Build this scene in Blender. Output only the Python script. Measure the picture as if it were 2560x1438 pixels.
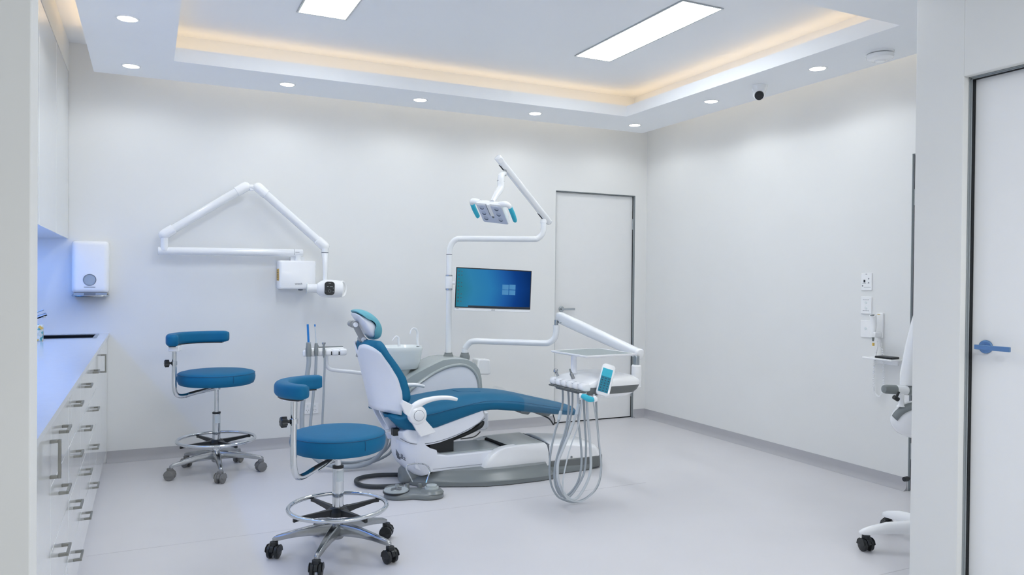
import bpy, bmesh, math, random
from mathutils import Vector, Matrix
random.seed(4)
R = math.radians
PI = math.pi
SC = bpy.context.scene
for o in list(bpy.data.objects):
    bpy.data.objects.remove(o, do_unlink=True)

# ------------------------------------------------------------------ camera
cam_data = bpy.data.cameras.new('camera')
cam = bpy.data.objects.new('camera', cam_data)
SC.collection.objects.link(cam)
SC.camera = cam
cam_data.sensor_fit = 'HORIZONTAL'
cam_data.sensor_width = 36.0
cam_data.lens = 1888.0 / 2560.0 * 36.0
cam_data.clip_start = 0.05
cam_data.clip_end = 60
yaw, pitch, roll = R(25.773), R(-0.5705), R(0.522)
fwd = Vector((math.sin(yaw) * math.cos(pitch), math.cos(yaw) * math.cos(pitch), math.sin(pitch)))
right = Vector((math.cos(yaw), -math.sin(yaw), 0))
up = right.cross(fwd)
r2 = right * math.cos(roll) + up * math.sin(roll)
u2 = -right * math.sin(roll) + up * math.cos(roll)
cam.matrix_world = Matrix(((r2.x, u2.x, -fwd.x, 0), (r2.y, u2.y, -fwd.y, 0), (r2.z, u2.z, -fwd.z, 1.30), (0, 0, 0, 1)))

# ------------------------------------------------------------------ world, exposure
world = bpy.data.worlds.new('world')
SC.world = world
world.use_nodes = True
bg = world.node_tree.nodes['Background']
bg.inputs[0].default_value = (0.75, 0.85, 1.0, 1)
bg.inputs[1].default_value = 0.25
SC.view_settings.view_transform = 'Standard'
SC.view_settings.look = 'None'
SC.view_settings.exposure = -0.16
SC.view_settings.gamma = 1.0
SC.view_settings.use_curve_mapping = False
SC.cycles.use_denoising = True
SC.cycles.max_bounces = 10
SC.cycles.diffuse_bounces = 7
SC.cycles.glossy_bounces = 5
SC.cycles.transmission_bounces = 6
SC.cycles.transparent_max_bounces = 8
SC.cycles.sample_clamp_indirect = 6.0
SC.cycles.caustics_reflective = False
SC.cycles.caustics_refractive = False

# room measurements (metres): x along the back wall, y towards it, z up; the eye stands at (0, 0, 1.30)
D, XR, XL = 5.952, 4.296, -0.86
ZB, ZC = 2.655, 2.89          # underside of the dropped ceiling ring, main ceiling

# lamp strengths
PANEL, DOWN, SPOT_W, COVE_W, BLUE_W, HALL_W = 16.5, 30.0, 4.8, 1.15, 11.5, 68.0

def area(name, loc, sx, sy, power, col, down=True, rot=None):
    l = bpy.data.lights.new(name, 'AREA')
    l.shape = 'RECTANGLE'
    l.size, l.size_y = sx, sy
    l.energy = power
    l.color = col
    o = bpy.data.objects.new(name, l)
    SC.collection.objects.link(o)
    o.location = loc
    o.rotation_euler = rot if rot else ((0, 0, 0) if down else (PI, 0, 0))
    return o

EDGE = (1.0, 0.86, 0.68)
WARM = (1.0, 0.70, 0.38)
# strips lying on the ledge of the dropped ceiling, shining up (inner cove)
area('cove_light_back', (1.85, 5.36, 2.752), 3.5, 0.02, COVE_W, WARM, False)
area('cove_light_right', (3.70, 3.95, 2.752), 0.02, 2.9, COVE_W * 0.85, WARM, False)
area('cove_light_left', (-0.01, 3.95, 2.752), 0.02, 2.9, COVE_W * 0.85, WARM, False)
area('cove_light_front', (1.85, 2.55, 2.752), 3.5, 0.02, COVE_W, WARM, False)
# outer ledge, towards the walls
area('edge_light_left', (-0.36, 3.9, 2.78), 0.015, 3.3, 1.6, WARM, False)
area('edge_light_back', (1.9, 5.70, 2.76), 4.0, 0.015, 2.6, EDGE, False)
area('edge_light_right', (4.05, 3.9, 2.76), 0.015, 3.4, 2.2, EDGE, False)
# cool strip under the wall cupboards
area('under_cupboard_light', (-0.74, 4.0, 1.548), 0.03, 3.5, BLUE_W, (0.03, 0.25, 1.0))
# corridor light behind the eye
area('corridor_light', (1.7, -0.3, 2.62), 1.2, 1.2, HALL_W, (0.97, 0.99, 1.0))

# ------------------------------------------------------------------ materials
def lin(c):
    return tuple(((v / 255.0) / 12.92 if v / 255.0 <= 0.04045 else ((v / 255.0 + 0.055) / 1.055) ** 2.4) for v in c) + (1.0,)

def mat(name, rgb, rough=0.5, metal=0.0, coat=0.0, var=0.03, scale=12.0, bump=0.0, bscale=200.0, spec=0.5):
    m = bpy.data.materials.new(name)
    m.use_nodes = True
    nt = m.node_tree
    b = nt.nodes['Principled BSDF']
    b.inputs['Roughness'].default_value = rough
    b.inputs['Metallic'].default_value = metal
    b.inputs['Coat Weight'].default_value = coat
    b.inputs['Coat Roughness'].default_value = 0.08
    b.inputs['Specular IOR Level'].default_value = spec
    tc = nt.nodes.new('ShaderNodeTexCoord')
    n = nt.nodes.new('ShaderNodeTexNoise')
    n.inputs['Scale'].default_value = scale
    n.inputs['Detail'].default_value = 3
    nt.links.new(tc.outputs['Object'], n.inputs['Vector'])
    mr = nt.nodes.new('ShaderNodeMapRange')
    mr.inputs['From Min'].default_value = 0.3
    mr.inputs['From Max'].default_value = 0.7
    mr.inputs['To Min'].default_value = 1.0 - var
    mr.inputs['To Max'].default_value = 1.0 + var
    nt.links.new(n.outputs['Fac'], mr.inputs['Value'])
    mx = nt.nodes.new('ShaderNodeMix')
    mx.data_type = 'RGBA'
    mx.blend_type = 'MULTIPLY'
    mx.inputs[0].default_value = 1.0
    mx.inputs[6].default_value = lin(rgb)
    cb = nt.nodes.new('ShaderNodeCombineColor')
    for i in range(3):
        nt.links.new(mr.outputs[0], cb.inputs[i])
    nt.links.new(cb.outputs[0], mx.inputs[7])
    nt.links.new(mx.outputs[2], b.inputs['Base Color'])
    if bump > 0:
        n2 = nt.nodes.new('ShaderNodeTexNoise')
        n2.inputs['Scale'].default_value = bscale
        n2.inputs['Detail'].default_value = 2
        nt.links.new(tc.outputs['Object'], n2.inputs['Vector'])
        bp = nt.nodes.new('ShaderNodeBump')
        bp.inputs['Strength'].default_value = bump
        bp.inputs['Distance'].default_value = 0.001
        nt.links.new(n2.outputs['Fac'], bp.inputs['Height'])
        nt.links.new(bp.outputs['Normal'], b.inputs['Normal'])
    return m

def emit(name, rgb, strength, base=0.8):
    m = bpy.data.materials.new(name)
    m.use_nodes = True
    nt = m.node_tree
    b = nt.nodes['Principled BSDF']
    b.inputs['Base Color'].default_value = (base, base, base, 1)
    b.inputs['Emission Color'].default_value = (rgb[0], rgb[1], rgb[2], 1)
    b.inputs['Emission Strength'].default_value = strength
    return m

def clear(name, rgb, rough=0.08, alpha=0.25):
    m = bpy.data.materials.new(name)
    m.use_nodes = True
    nt = m.node_tree
    b = nt.nodes['Principled BSDF']
    b.inputs['Base Color'].default_value = lin(rgb)
    b.inputs['Roughness'].default_value = rough
    b.inputs['Alpha'].default_value = alpha
    tc = nt.nodes.new('ShaderNodeTexCoord')
    n = nt.nodes.new('ShaderNodeTexNoise')
    n.inputs['Scale'].default_value = 14
    bp = nt.nodes.new('ShaderNodeBump')
    bp.inputs['Strength'].default_value = 0.25
    bp.inputs['Distance'].default_value = 0.01
    nt.links.new(tc.outputs['Object'], n.inputs['Vector'])
    nt.links.new(n.outputs['Fac'], bp.inputs['Height'])
    nt.links.new(bp.outputs['Normal'], b.inputs['Normal'])
    return m

M = {}
M['wall'] = mat('wall_paint', (233, 234, 233), 0.85, var=0.008, scale=3, bump=0.05, bscale=300, spec=0.2)
M['hall'] = mat('corridor_paint', (224, 225, 223), 0.85, var=0.008, scale=3, bump=0.05, bscale=300, spec=0.2)
M['ceil'] = mat('ceiling_paint', (246, 248, 250), 0.9, var=0.006, scale=2, spec=0.15)
M['floor'] = mat('vinyl_floor', (214, 213, 216), 0.36, var=0.02, scale=2.2, bump=0.06, bscale=90, spec=0.4)
M['skirt'] = mat('vinyl_skirting', (180, 180, 184), 0.45, var=0.015, scale=8)
M['seam'] = mat('floor_weld_seam', (200, 199, 202), 0.5)
M['door'] = mat('door_paint', (234, 235, 235), 0.45, var=0.006, spec=0.35)
M['frame'] = mat('door_frame_metal', (150, 157, 160), 0.5, 0.15, var=0.02)
M['gap'] = mat('dark_gap', (28, 32, 35), 0.8)
M['nickel'] = mat('brushed_nickel', (150, 150, 144), 0.32, 1.0, var=0.05, scale=40)
M['steel'] = mat('satin_steel', (184, 190, 194), 0.25, 1.0, var=0.03)
M['chrome'] = mat('polished_chrome', (214, 218, 222), 0.07, 1.0, var=0.01)
M['alloy'] = mat('cast_alloy', (170, 173, 176), 0.22, 1.0, var=0.06, scale=25, bump=0.1, bscale=60)
M['gloss'] = mat('gloss_laminate', (226, 229, 231), 0.09, coat=0.3, var=0.006)
M['top'] = mat('stone_worktop', (212, 216, 222), 0.12, var=0.012, scale=30, spec=0.5)
M['basin'] = mat('black_basin', (14, 17, 24), 0.25)
M['plastic'] = mat('white_plastic', (247, 248, 249), 0.22, coat=0.25, var=0.008)
M['plastic2'] = mat('white_plastic_shell', (240, 243, 250), 0.3, coat=0.15, var=0.008)
M['enamel'] = mat('white_enamel_tube', (240, 242, 244), 0.16, coat=0.4, var=0.006)
M['ceramic'] = mat('white_ceramic', (230, 236, 236), 0.12, coat=0.3, var=0.006)
M['blue'] = mat('blue_upholstery', (20, 106, 144), 0.5, var=0.03, scale=9, bump=0.12, bscale=260, spec=0.25)
M['blue2'] = mat('deep_blue_upholstery', (20, 102, 140), 0.48, var=0.03, scale=9, bump=0.12, bscale=260, spec=0.25)
M['teal'] = mat('pale_teal_upholstery', (98, 172, 188), 0.45, var=0.03, scale=9, bump=0.1, bscale=260)
M['lapis'] = mat('stool_upholstery', (16, 104, 146), 0.55, var=0.03, scale=9, bump=0.15, bscale=320, spec=0.2)
M['seamblue'] = mat('stitched_seam', (26, 84, 122), 0.7)
M['grey'] = mat('grey_shell', (172, 180, 180), 0.25, coat=0.25, var=0.01)
M['midgrey'] = mat('mid_grey_plastic', (132, 138, 138), 0.4, var=0.02)
M['darkgrey'] = mat('dark_grey_plastic', (108, 112, 112), 0.4, var=0.02)
M['casegrey'] = mat('base_plate_grey', (120, 126, 127), 0.28, var=0.02, scale=6)
M['black'] = mat('black_plastic', (26, 30, 33), 0.38, var=0.05)
M['rubber'] = mat('black_rubber_hose', (50, 55, 58), 0.5, var=0.05)
M['hose'] = mat('grey_hose', (164, 172, 178), 0.45, var=0.03, scale=30)
M['hose2'] = mat('pale_hose', (196, 202, 206), 0.45, var=0.03, scale=30)
M['castergrey'] = mat('grey_caster', (122, 122, 122), 0.5, var=0.04)
M['aqua'] = mat('aqua_film', (70, 190, 214), 0.5, spec=0.2, var=0.04, scale=25)
M['tealscreen'] = mat('teal_keypad_film', (48, 134, 158), 0.5, spec=0.2, var=0.05, scale=60)
M['yellow'] = mat('yellow_sticker', (216, 178, 80), 0.5)
M['ink'] = mat('printed_ink', (92, 98, 108), 0.6)
M['dark_ink'] = mat('dark_printed_ink', (44, 52, 66), 0.6)
M['bluelever'] = mat('blue_anodised', (104, 140, 182), 0.3, 0.6)
M['straw_blue'] = mat('blue_tip_plastic', (30, 128, 206), 0.35)
M['straw_clear'] = mat('pale_tip_plastic', (206, 216, 222), 0.3)
M['mesh'] = mat('grey_silicone_mat', (158, 166, 167), 0.9, spec=0.05, var=0.06, scale=160, bump=0.3, bscale=400)
M['towel'] = mat('paper_towel', (226, 226, 222), 0.9)
M['recessgrey'] = mat('bracket_grey', (158, 160, 160), 0.35, var=0.02)
M['recess'] = mat('recess_grey', (120, 126, 134), 0.6)
M['lens'] = mat('lamp_lens', (188, 196, 214), 0.2)
M['slot'] = mat('eye_shade_grey', (70, 82, 104), 0.3)  # shading of the LED eyes put into a dark colour
M['lampface'] = mat('lamp_face', (206, 212, 228), 0.3)
M['window'] = clear('smoked_window', (150, 168, 182), 0.1, 0.5)
M['clearfilm'] = clear('clear_vinyl_cover', (225, 232, 235), 0.12, 0.07)
M['cleardome'] = clear('clear_plastic_dome', (230, 236, 238), 0.05, 0.16)
M['panel'] = emit('panel_diffuser', (0.93, 0.975, 1.0), PANEL)
M['down'] = emit('downlight_lens', (1.0, 0.97, 0.93), DOWN)

# ------------------------------------------------------------------ geometry helpers
class MB:
    """collects pieces and links them as ONE mesh object"""
    def __init__(self):
        self.v, self.f = [], []

    def add(self, vs, fs):
        n = len(self.v)
        self.v += [Vector(p) for p in vs]
        self.f += [tuple(i + n for i in q) for q in fs]
        return self

    def bx(self, x0, x1, y0, y1, z0, z1):
        vs = [(x, y, z) for z in (z0, z1) for y in (y0, y1) for x in (x0, x1)]
        return self.add(vs, [(0, 2, 3, 1), (4, 5, 7, 6), (0, 1, 5, 4), (2, 6, 7, 3), (0, 4, 6, 2), (1, 3, 7, 5)])

    def obox(self, c, ax, ay, az, sx, sy, sz):
        c, ax, ay, az = Vector(c), Vector(ax), Vector(ay), Vector(az)
        vs = [c + ax * (sx * i / 2) + ay * (sy * j / 2) + az * (sz * k / 2) for k in (-1, 1) for j in (-1, 1) for i in (-1, 1)]
        return self.add(vs, [(0, 2, 3, 1), (4, 5, 7, 6), (0, 1, 5, 4), (2, 6, 7, 3), (0, 4, 6, 2), (1, 3, 7, 5)])

    def loft(self, rings, cap=True, closed=False):
        n = len(rings[0])
        vs = [p for r in rings for p in r]
        fs = []
        m = len(rings)
        for i in range(m if closed else m - 1):
            a, b = i * n, ((i + 1) % m) * n
            for j in range(n):
                k = (j + 1) % n
                fs.append((a + j, a + k, b + k, b + j))
        if cap and not closed:
            fs.append(tuple(range(n - 1, -1, -1)))
            fs.append(tuple((m - 1) * n + j for j in range(n)))
        return self.add(vs, fs)

    def sheet(self, rows, closed=False):
        n = len(rows[0])
        fs = []
        for i in range(len(rows) - 1):
            for j in range(n if closed else n - 1):
                k = (j + 1) % n
                fs.append((i * n + j, i * n + k, (i + 1) * n + k, (i + 1) * n + j))
        return self.add([p for r in rows for p in r], fs)

    def prism(self, poly, a0, a1, axis='Y'):
        def put(u, w, a):
            return {'Y': (u, a, w), 'X': (a, u, w), 'Z': (u, w, a)}[axis]
        return self.loft([[put(u, w, a) for u, w in poly] for a in (a0, a1)])

    def cyl(self, p0, p1, r0, r1=None, n=20, cap=True):
        r1 = r0 if r1 is None else r1
        p0, p1 = Vector(p0), Vector(p1)
        e1, e2 = frame_of(p1 - p0)
        rings = [[p + (e1 * math.cos(2 * PI * j / n) + e2 * math.sin(2 * PI * j / n)) * r for j in range(n)] for p, r in ((p0, r0), (p1, r1))]
        return self.loft(rings, cap)

    def lathe(self, prof, c=(0, 0, 0), n=28, d=(0, 0, 1), cap=True):
        c, d = Vector(c), Vector(d).normalized()
        e1, e2 = frame_of(d)
        rings = [[c + d * h + (e1 * math.cos(2 * PI * j / n) + e2 * math.sin(2 * PI * j / n)) * max(r, 1e-4) for j in range(n)] for r, h in prof]
        return self.loft(rings, cap)

    def tube(self, pts, r, n=10, sub=6, closed=False, cap=True, flat=None):
        pts = smooth_path(pts, sub, closed) if sub > 1 else [Vector(p) for p in pts]
        m = len(pts)
        rr = r if isinstance(r, (list, tuple)) else [r, r]
        rings = []
        t0 = (pts[1] - pts[0]).normalized()
        e1, e2 = frame_of(t0)
        for i, p in enumerate(pts):
            if closed:
                t = (pts[(i + 1) % m] - pts[i - 1]).normalized()
            else:
                t = (pts[min(i + 1, m - 1)] - pts[max(i - 1, 0)]).normalized()
            e1 = (e1 - t * e1.dot(t)).normalized()
            e2 = t.cross(e1)
            s = i / (m - 1) * (len(rr) - 1)
            a = min(int(s), len(rr) - 2)
            q = rr[a] + (rr[a + 1] - rr[a]) * (s - a)
            rings.append([p + (e1 * math.cos(2 * PI * j / n) + e2 * math.sin(2 * PI * j / n)) * q for j in range(n)])
        return self.loft(rings, cap, closed)

    def ball(self, c, rx, ry=None, rz=None, n=20, m=12):
        ry, rz = ry or rx, rz or rx
        c = Vector(c)
        rings = []
        for i in range(m + 1):
            a = -PI / 2 + PI * i / m
            k = max(math.cos(a), 1e-3)
            rings.append([c + Vector((rx * k * math.cos(2 * PI * j / n), ry * k * math.sin(2 * PI * j / n), rz * math.sin(a))) for j in range(n)])
        return self.loft(rings)

    def ring(self, c, r, rt, n=48, k=10, d=(0, 0, 1)):
        c, d = Vector(c), Vector(d).normalized()
        e1, e2 = frame_of(d)
        pts = [c + (e1 * math.cos(2 * PI * j / n) + e2 * math.sin(2 * PI * j / n)) * r for j in range(n)]
        return self.tube(pts, rt, k, 1, closed=True)

    def obj(self, name, m, parent=None, bevel=0.0, seg=2, angle=35, subsurf=0, solid=0.0):
        Mi = Matrix.Identity(4)
        base = Vector((0, 0, 0))
        if parent is not None:
            top = parent
            while top.parent is not None:
                top = top.parent
            Mi = ROOTS.get(top.name, Matrix.Translation(top.location)).inverted()
            vs = [Mi @ p for p in self.v]
        else:
            lo = [min(p[i] for p in self.v) for i in range(3)]
            hi = [max(p[i] for p in self.v) for i in range(3)]
            base = Vector(((lo[0] + hi[0]) / 2, (lo[1] + hi[1]) / 2, lo[2]))
            vs = [p - base for p in self.v]
        me = bpy.data.meshes.new(name)
        me.from_pydata([tuple(p) for p in vs], [], self.f)
        bm = bmesh.new()
        bm.from_mesh(me)
        bmesh.ops.recalc_face_normals(bm, faces=bm.faces)
        bm.to_mesh(me)
        bm.free()
        me.materials.append(M[m] if isinstance(m, str) else m)
        for p in me.polygons:
            p.use_smooth = True
        me.set_sharp_from_angle(angle=R(angle))
        o = bpy.data.objects.new(name, me)
        SC.collection.objects.link(o)
        o.location = base
        if parent is not None:
            o.parent = parent
        if solid:
            s = o.modifiers.new('thickness', 'SOLIDIFY')
            s.thickness = solid
            s.offset = 0
        if bevel:
            b = o.modifiers.new('edges', 'BEVEL')
            b.width = bevel
            b.segments = seg
            b.limit_method = 'ANGLE'
            b.angle_limit = R(angle)
            b.harden_normals = False
        if subsurf:
            s = o.modifiers.new('soft', 'SUBSURF')
            s.levels = s.render_levels = subsurf
        return o

ROOTS = {}

def frame_of(d):
    d = Vector(d).normalized()
    a = Vector((0, 0, 1)) if abs(d.z) < 0.9 else Vector((1, 0, 0))
    e1 = d.cross(a).normalized()
    return e1, d.cross(e1).normalized()

def smooth_path(pts, sub=6, closed=False):
    P = [Vector(p) for p in pts]
    m = len(P)
    out = []
    for i in range(m if closed else m - 1):
        if closed:
            p0, p1, p2, p3 = P[i - 1], P[i], P[(i + 1) % m], P[(i + 2) % m]
        else:
            p0, p1, p2, p3 = P[max(i - 1, 0)], P[i], P[i + 1], P[min(i + 2, m - 1)]
        for k in range(sub):
            t = k / sub
            out.append(0.5 * ((2 * p1) + (p2 - p0) * t + (2 * p0 - 5 * p1 + 4 * p2 - p3) * t * t + (3 * p1 - p0 - 3 * p2 + p3) * t ** 3))
    if not closed:
        out.append(P[-1])
    return out

def rrect(w, h, r, k=5):
    """rounded rectangle, centred, as 2-D points"""
    pts = []
    for cx, cy, a0 in ((w / 2 - r, h / 2 - r, 0), (-w / 2 + r, h / 2 - r, 90), (-w / 2 + r, -h / 2 + r, 180), (w / 2 - r, -h / 2 + r, 270)):
        for i in range(k + 1):
            a = R(a0 + 90 * i / k)
            pts.append((cx + r * math.cos(a), cy + r * math.sin(a)))
    return pts

def tag(o, label, cat, group=None):
    o['label'] = label
    o['category'] = cat
    if group:
        o['group'] = group
    return o

def thing(name, label, cat, loc=(0, 0, 0), group=None):
    o = bpy.data.objects.new(name, None)
    o.empty_display_size = 0.1
    SC.collection.objects.link(o)
    o.location = loc
    ROOTS[o.name] = Matrix.Translation(Vector(loc))
    return tag(o, label, cat, group)

def struct(name, mb, m, parent=None, **kw):
    o = mb.obj(name, m, parent, **kw)
    if parent is None:
        o['kind'] = 'structure'
    return o

def xz(p):
    return (p[0], p[2])

def interp(tab, x):
    if x <= tab[0][0]:
        return tab[0][1]
    for (a, u), (b, w) in zip(tab, tab[1:]):
        if x <= b:
            return u + (w - u) * (x - a) / (b - a)
    return tab[-1][1]

def words(name, text, size, origin, ex, ey, m, parent, align='CENTER', depth=0.0004):
    """flat lettering as a thin mesh: ex runs along the line, ey up the letters"""
    cu = bpy.data.curves.new(name, 'FONT')
    cu.body = text
    cu.size = size
    cu.align_x = align
    cu.extrude = depth
    tmp = bpy.data.objects.new(name, cu)
    SC.collection.objects.link(tmp)
    bpy.context.view_layer.update()
    me = bpy.data.meshes.new_from_object(tmp.evaluated_get(bpy.context.evaluated_depsgraph_get()))
    bpy.data.objects.remove(tmp, do_unlink=True)
    bpy.data.curves.remove(cu)
    ex, ey = Vector(ex).normalized(), Vector(ey).normalized()
    ez = ex.cross(ey)
    mb = MB()
    mb.add([Vector(origin) + ex * v.co.x + ey * v.co.y + ez * v.co.z for v in me.vertices], [tuple(p.vertices) for p in me.polygons])
    bpy.data.meshes.remove(me)
    return mb.obj(name, m, parent)

# ================================================================== the room
WT = 0.12
struct('floor', MB().bx(-2.1, XR + WT, -2.6, D + WT, -0.08, 0.0), 'floor')
sm = MB()
sm.bx(-0.25, 2.9, 3.995, 3.999, 0.0, 0.0006)
sm.bx(2.2, XR - 0.03, 2.30, 2.304, 0.0, 0.0006)
o = sm.obj('floor_seam', 'seam', bpy.data.objects['floor'])

wb = MB()
DX0, DX1, DH = 3.304, 4.165, 2.110
wb.bx(XL - WT, DX0, D, D + WT, 0, 3.0).bx(DX1, XR + WT, D, D + WT, 0, 3.0).bx(DX0, DX1, D, D + WT, DH, 3.0)
wb.bx(DX0, DX1, D + WT, D + WT + 0.02, 0, DH)
struct('wall_back', wb, 'wall')
wr = MB()
RY0, RY1 = 2.30, 3.168
wr.bx(XR, XR + WT, 1.8, RY0, 0, 3.0).bx(XR, XR + WT, RY1, D, 0, 3.0).bx(XR, XR + WT, RY0, RY1, DH, 3.0).bx(XR + WT, XR + WT + 0.02, RY0, RY1, 0, DH)
struct('wall_right', wr, 'wall')
struct('wall_left', MB().bx(XL - WT, XL, 2.0, D, 0, 3.0), 'wall')
struct('wall_nib', MB().bx(-2.1, -0.2365, 2.0, 2.12, 0, 3.0), 'hall', bevel=0.003)
struct('wall_front', MB().bx(3.02, XR + WT, 1.80, 1.92, 0, 3.0), 'wall')
wc = MB()
CY0, CY1 = 0.995, 1.920
wc.bx(2.9, 3.02, CY1, 2.126, 0, 3.0).bx(2.9, 3.02, -2.6, CY0, 0, 3.0).bx(2.9, 3.02, CY0, CY1, 2.120, 3.0).bx(3.02, 3.05, CY0, CY1, 0, 2.12)
struct('wall_corridor_right', wc, 'hall', bevel=0.002)
struct('wall_corridor_left', MB().bx(-2.2, -2.1, -2.6, 2.12, 0, 3.0), 'hall')
struct('wall_corridor_end', MB().bx(-2.2, 3.05, -2.7, -2.6, 0, 3.0), 'hall')

# ceiling: main slab, dropped ring with a lit ledge inside and a narrow shadow gap to the walls
struct('ceiling', MB().bx(-2.2, XR + WT, -2.7, D + WT, ZC, ZC + 0.1), 'ceil')
OX0, OX1, OY0, OY1 = -0.325, 4.075, 2.13, 5.727
IX0, IX1, IY0, IY1 = 0.145, 3.548, 2.70, 5.208
rg = MB()
for z0, z1, ox, ix in ((ZB, 2.742, 0.0, 0.0), (2.742, ZC, 0.14, 0.25)):
    a0, a1, b0, b1 = OX0 + ox, OX1 - ox, OY0 + (ox if ox else 0), OY1 - ox
    c0, c1, d0, d1 = IX0 - ix, IX1 + ix, IY0 - ix, IY1 + ix
    rg.bx(a0, c0, b0, b1, z0, z1).bx(c1, a1, b0, b1, z0, z1).bx(c0, c1, b0, d0, z0, z1).bx(c0, c1, d1, b1, z0, z1)
struct('ceiling_ring', rg, 'ceil')
struct('ceiling_corridor', MB().bx(-2.1, 2.9, -2.6, 2.13, ZB, ZB + 0.04), 'ceil')
struct('trim_1', MB().bx(XL, -0.487, 2.12, D, 2.686, ZC), 'wall')      # filler above the wall cupboards

# skirting: welded vinyl, flat upstand with a small cove
prof = [(0, 0.08), (0.004, 0.08), (0.005, 0.035), (0.010, 0.018), (0.020, 0.007), (0.034, 0.0008), (0.034, 0), (0, 0)]
mb = MB()
mb.loft([[(x, D - a, z) for a, z in prof] for x in (-0.25, DX0 - 0.002)])
mb.loft([[(x, D - a, z) for a, z in prof] for x in (DX1 + 0.002, XR)])
struct('baseboard_back', mb, 'skirt')
struct('baseboard_right', MB().loft([[(XR - a, y, z) for a, z in prof] for y in (RY1 + 0.004, D)]), 'skirt')

# ---- doors
def door(name, p0, u, n, w, h, leaf_in, hinge_at, handle_at, lever_dir, hm, hz=1.045, reveal=0.0, gd=0.003):
    """p0: foot of the opening's first edge on the wall face, u along the wall, n out of the wall"""
    p0, u, n = Vector(p0), Vector(u), Vector(n)
    z = Vector((0, 0, 1))
    c = p0 + u * (w / 2) - n * (leaf_in + 0.02) + z * (h / 2)
    leaf = struct(name, MB().obox(c + z * 0.002, u, n, z, w - 0.016, 0.04, h - 0.016), 'door', bevel=0.002)
    fr = MB()
    f0, f1 = reveal + 0.001, leaf_in - gd - 0.0005       # metal lining of the reveal, set back from the wall face
    dm, dd = (f0 + f1) / 2, f1 - f0
    for a in (0.002, w - 0.002):
        fr.obox(p0 + u * a - n * dm + z * (h / 2), u, n, z, 0.003, dd, h - 0.002)
        fr.obox(p0 + u * (a + (0.0035 if a < w / 2 else -0.0035)) - n * (f0 + dd * 0.55) + z * (h / 2), u, n, z, 0.004, dd * 0.35, h - 0.004)
    fr.obox(p0 + u * (w / 2) - n * dm + z * (h - 0.0025), u, n, z, w - 0.001, dd, 0.003)
    fr.obox(p0 + u * (w / 2) - n * (f0 + dd * 0.55) + z * (h - 0.006), u, n, z, w - 0.004, dd * 0.35, 0.004)
    fr.obj('door_frame', 'frame', leaf)
    gp = MB()
    for a in (0.004, w - 0.004):
        gp.obox(p0 + u * a - n * (leaf_in + 0.02 - gd / 2) + z * (h / 2), u, n, z, 0.006, 0.04 + gd, h - 0.006)
    gp.obox(p0 + u * (w / 2) - n * (leaf_in + 0.02 - gd / 2) + z * (h - 0.006), u, n, z, w - 0.010, 0.04 + gd, 0.006)
    gp.obox(p0 + u * (w / 2) - n * (leaf_in + 0.022) + z * 0.003, u, n, z, w - 0.010, 0.03, 0.005)
    gp.obj('shadow_gap', 'gap', leaf)
    if handle_at is not None:
        q = p0 + u * handle_at - n * leaf_in + z * hz
        hb = MB()
        hb.lathe([(0.001, 0), (0.027, 0), (0.0265, 0.008), (0.024, 0.0105), (0.001, 0.0105)], q, 32, n)
        hb.cyl(q + n * 0.01, q + n * 0.045, 0.009)
        hb.obox(q + n * 0.045 + u * lever_dir * 0.05, u, n, z, 0.135, 0.010, 0.019)
        hb.obj('door_handle', hm, leaf, bevel=0.003)
    for hzz in (0.25, 1.84):
        k = p0 + u * hinge_at - n * (leaf_in - 0.004) + z * hzz
        MB().cyl(k - z * 0.05, k + z * 0.05, 0.007, n=12).obj('hinge', 'steel', leaf)
    return leaf

door('door_1', (DX0, D, 0), (1, 0, 0), (0, -1, 0), DX1 - DX0, DH, 0.035, DX1 - DX0 - 0.004, 0.085, 1, 'steel', 1.04)
door('door_2', (2.9, CY1, 0), (0, -1, 0), (-1, 0, 0), CY1 - CY0, 2.120, 0.062, CY1 - CY0 - 0.004, 0.066, 1, 'bluelever', 1.055, reveal=0.030, gd=0.012)
d3 = door('door_3', (XR, RY1, 0), (0, -1, 0), (-1, 0, 0), RY1 - RY0, DH, 0.02, 0.004, None, 1, 'nickel')
ds = MB().cyl((XR - 0.02, RY1 - 0.06, 0.10), (XR - 0.085, RY1 - 0.06, 0.10), 0.010, n=14)
ds.cyl((XR - 0.085, RY1 - 0.06, 0.10), (XR - 0.115, RY1 - 0.06, 0.10), 0.016, 0.014, n=14)
ds.obj('door_stop', 'black', d3)

# ---- ceiling lights
PANELS = [((2.86, 4.035), 'long recessed light panel nearer the right side of the ceiling'),
          ((0.945, 4.04), 'recessed light panel nearer the cupboard side, cut by the top of the picture')]
for (cx, cy), lb in PANELS:
    t = thing('ceiling_panel_light', lb, 'ceiling light', (cx, cy, ZC), 'recessed light panels')
    z0 = ZC - 0.006
    fr = MB()
    w, h, e = 0.300, 1.20, 0.011
    fr.bx(cx - w / 2, cx - w / 2 + e, cy - h / 2, cy + h / 2, z0, ZC - 0.0005).bx(cx + w / 2 - e, cx + w / 2, cy - h / 2, cy + h / 2, z0, ZC - 0.0005)
    fr.bx(cx - w / 2 + e, cx + w / 2 - e, cy - h / 2, cy - h / 2 + e, z0, ZC - 0.0005).bx(cx - w / 2 + e, cx + w / 2 - e, cy + h / 2 - e, cy + h / 2, z0, ZC - 0.0005)
    fr.obj('trim_frame', 'steel', t, bevel=0.001)
    MB().bx(cx - w / 2 + e, cx + w / 2 - e, cy - h / 2 + e, cy + h / 2 - e, ZC - 0.0045, ZC - 0.001).obj('diffuser', 'panel', t)

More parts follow.
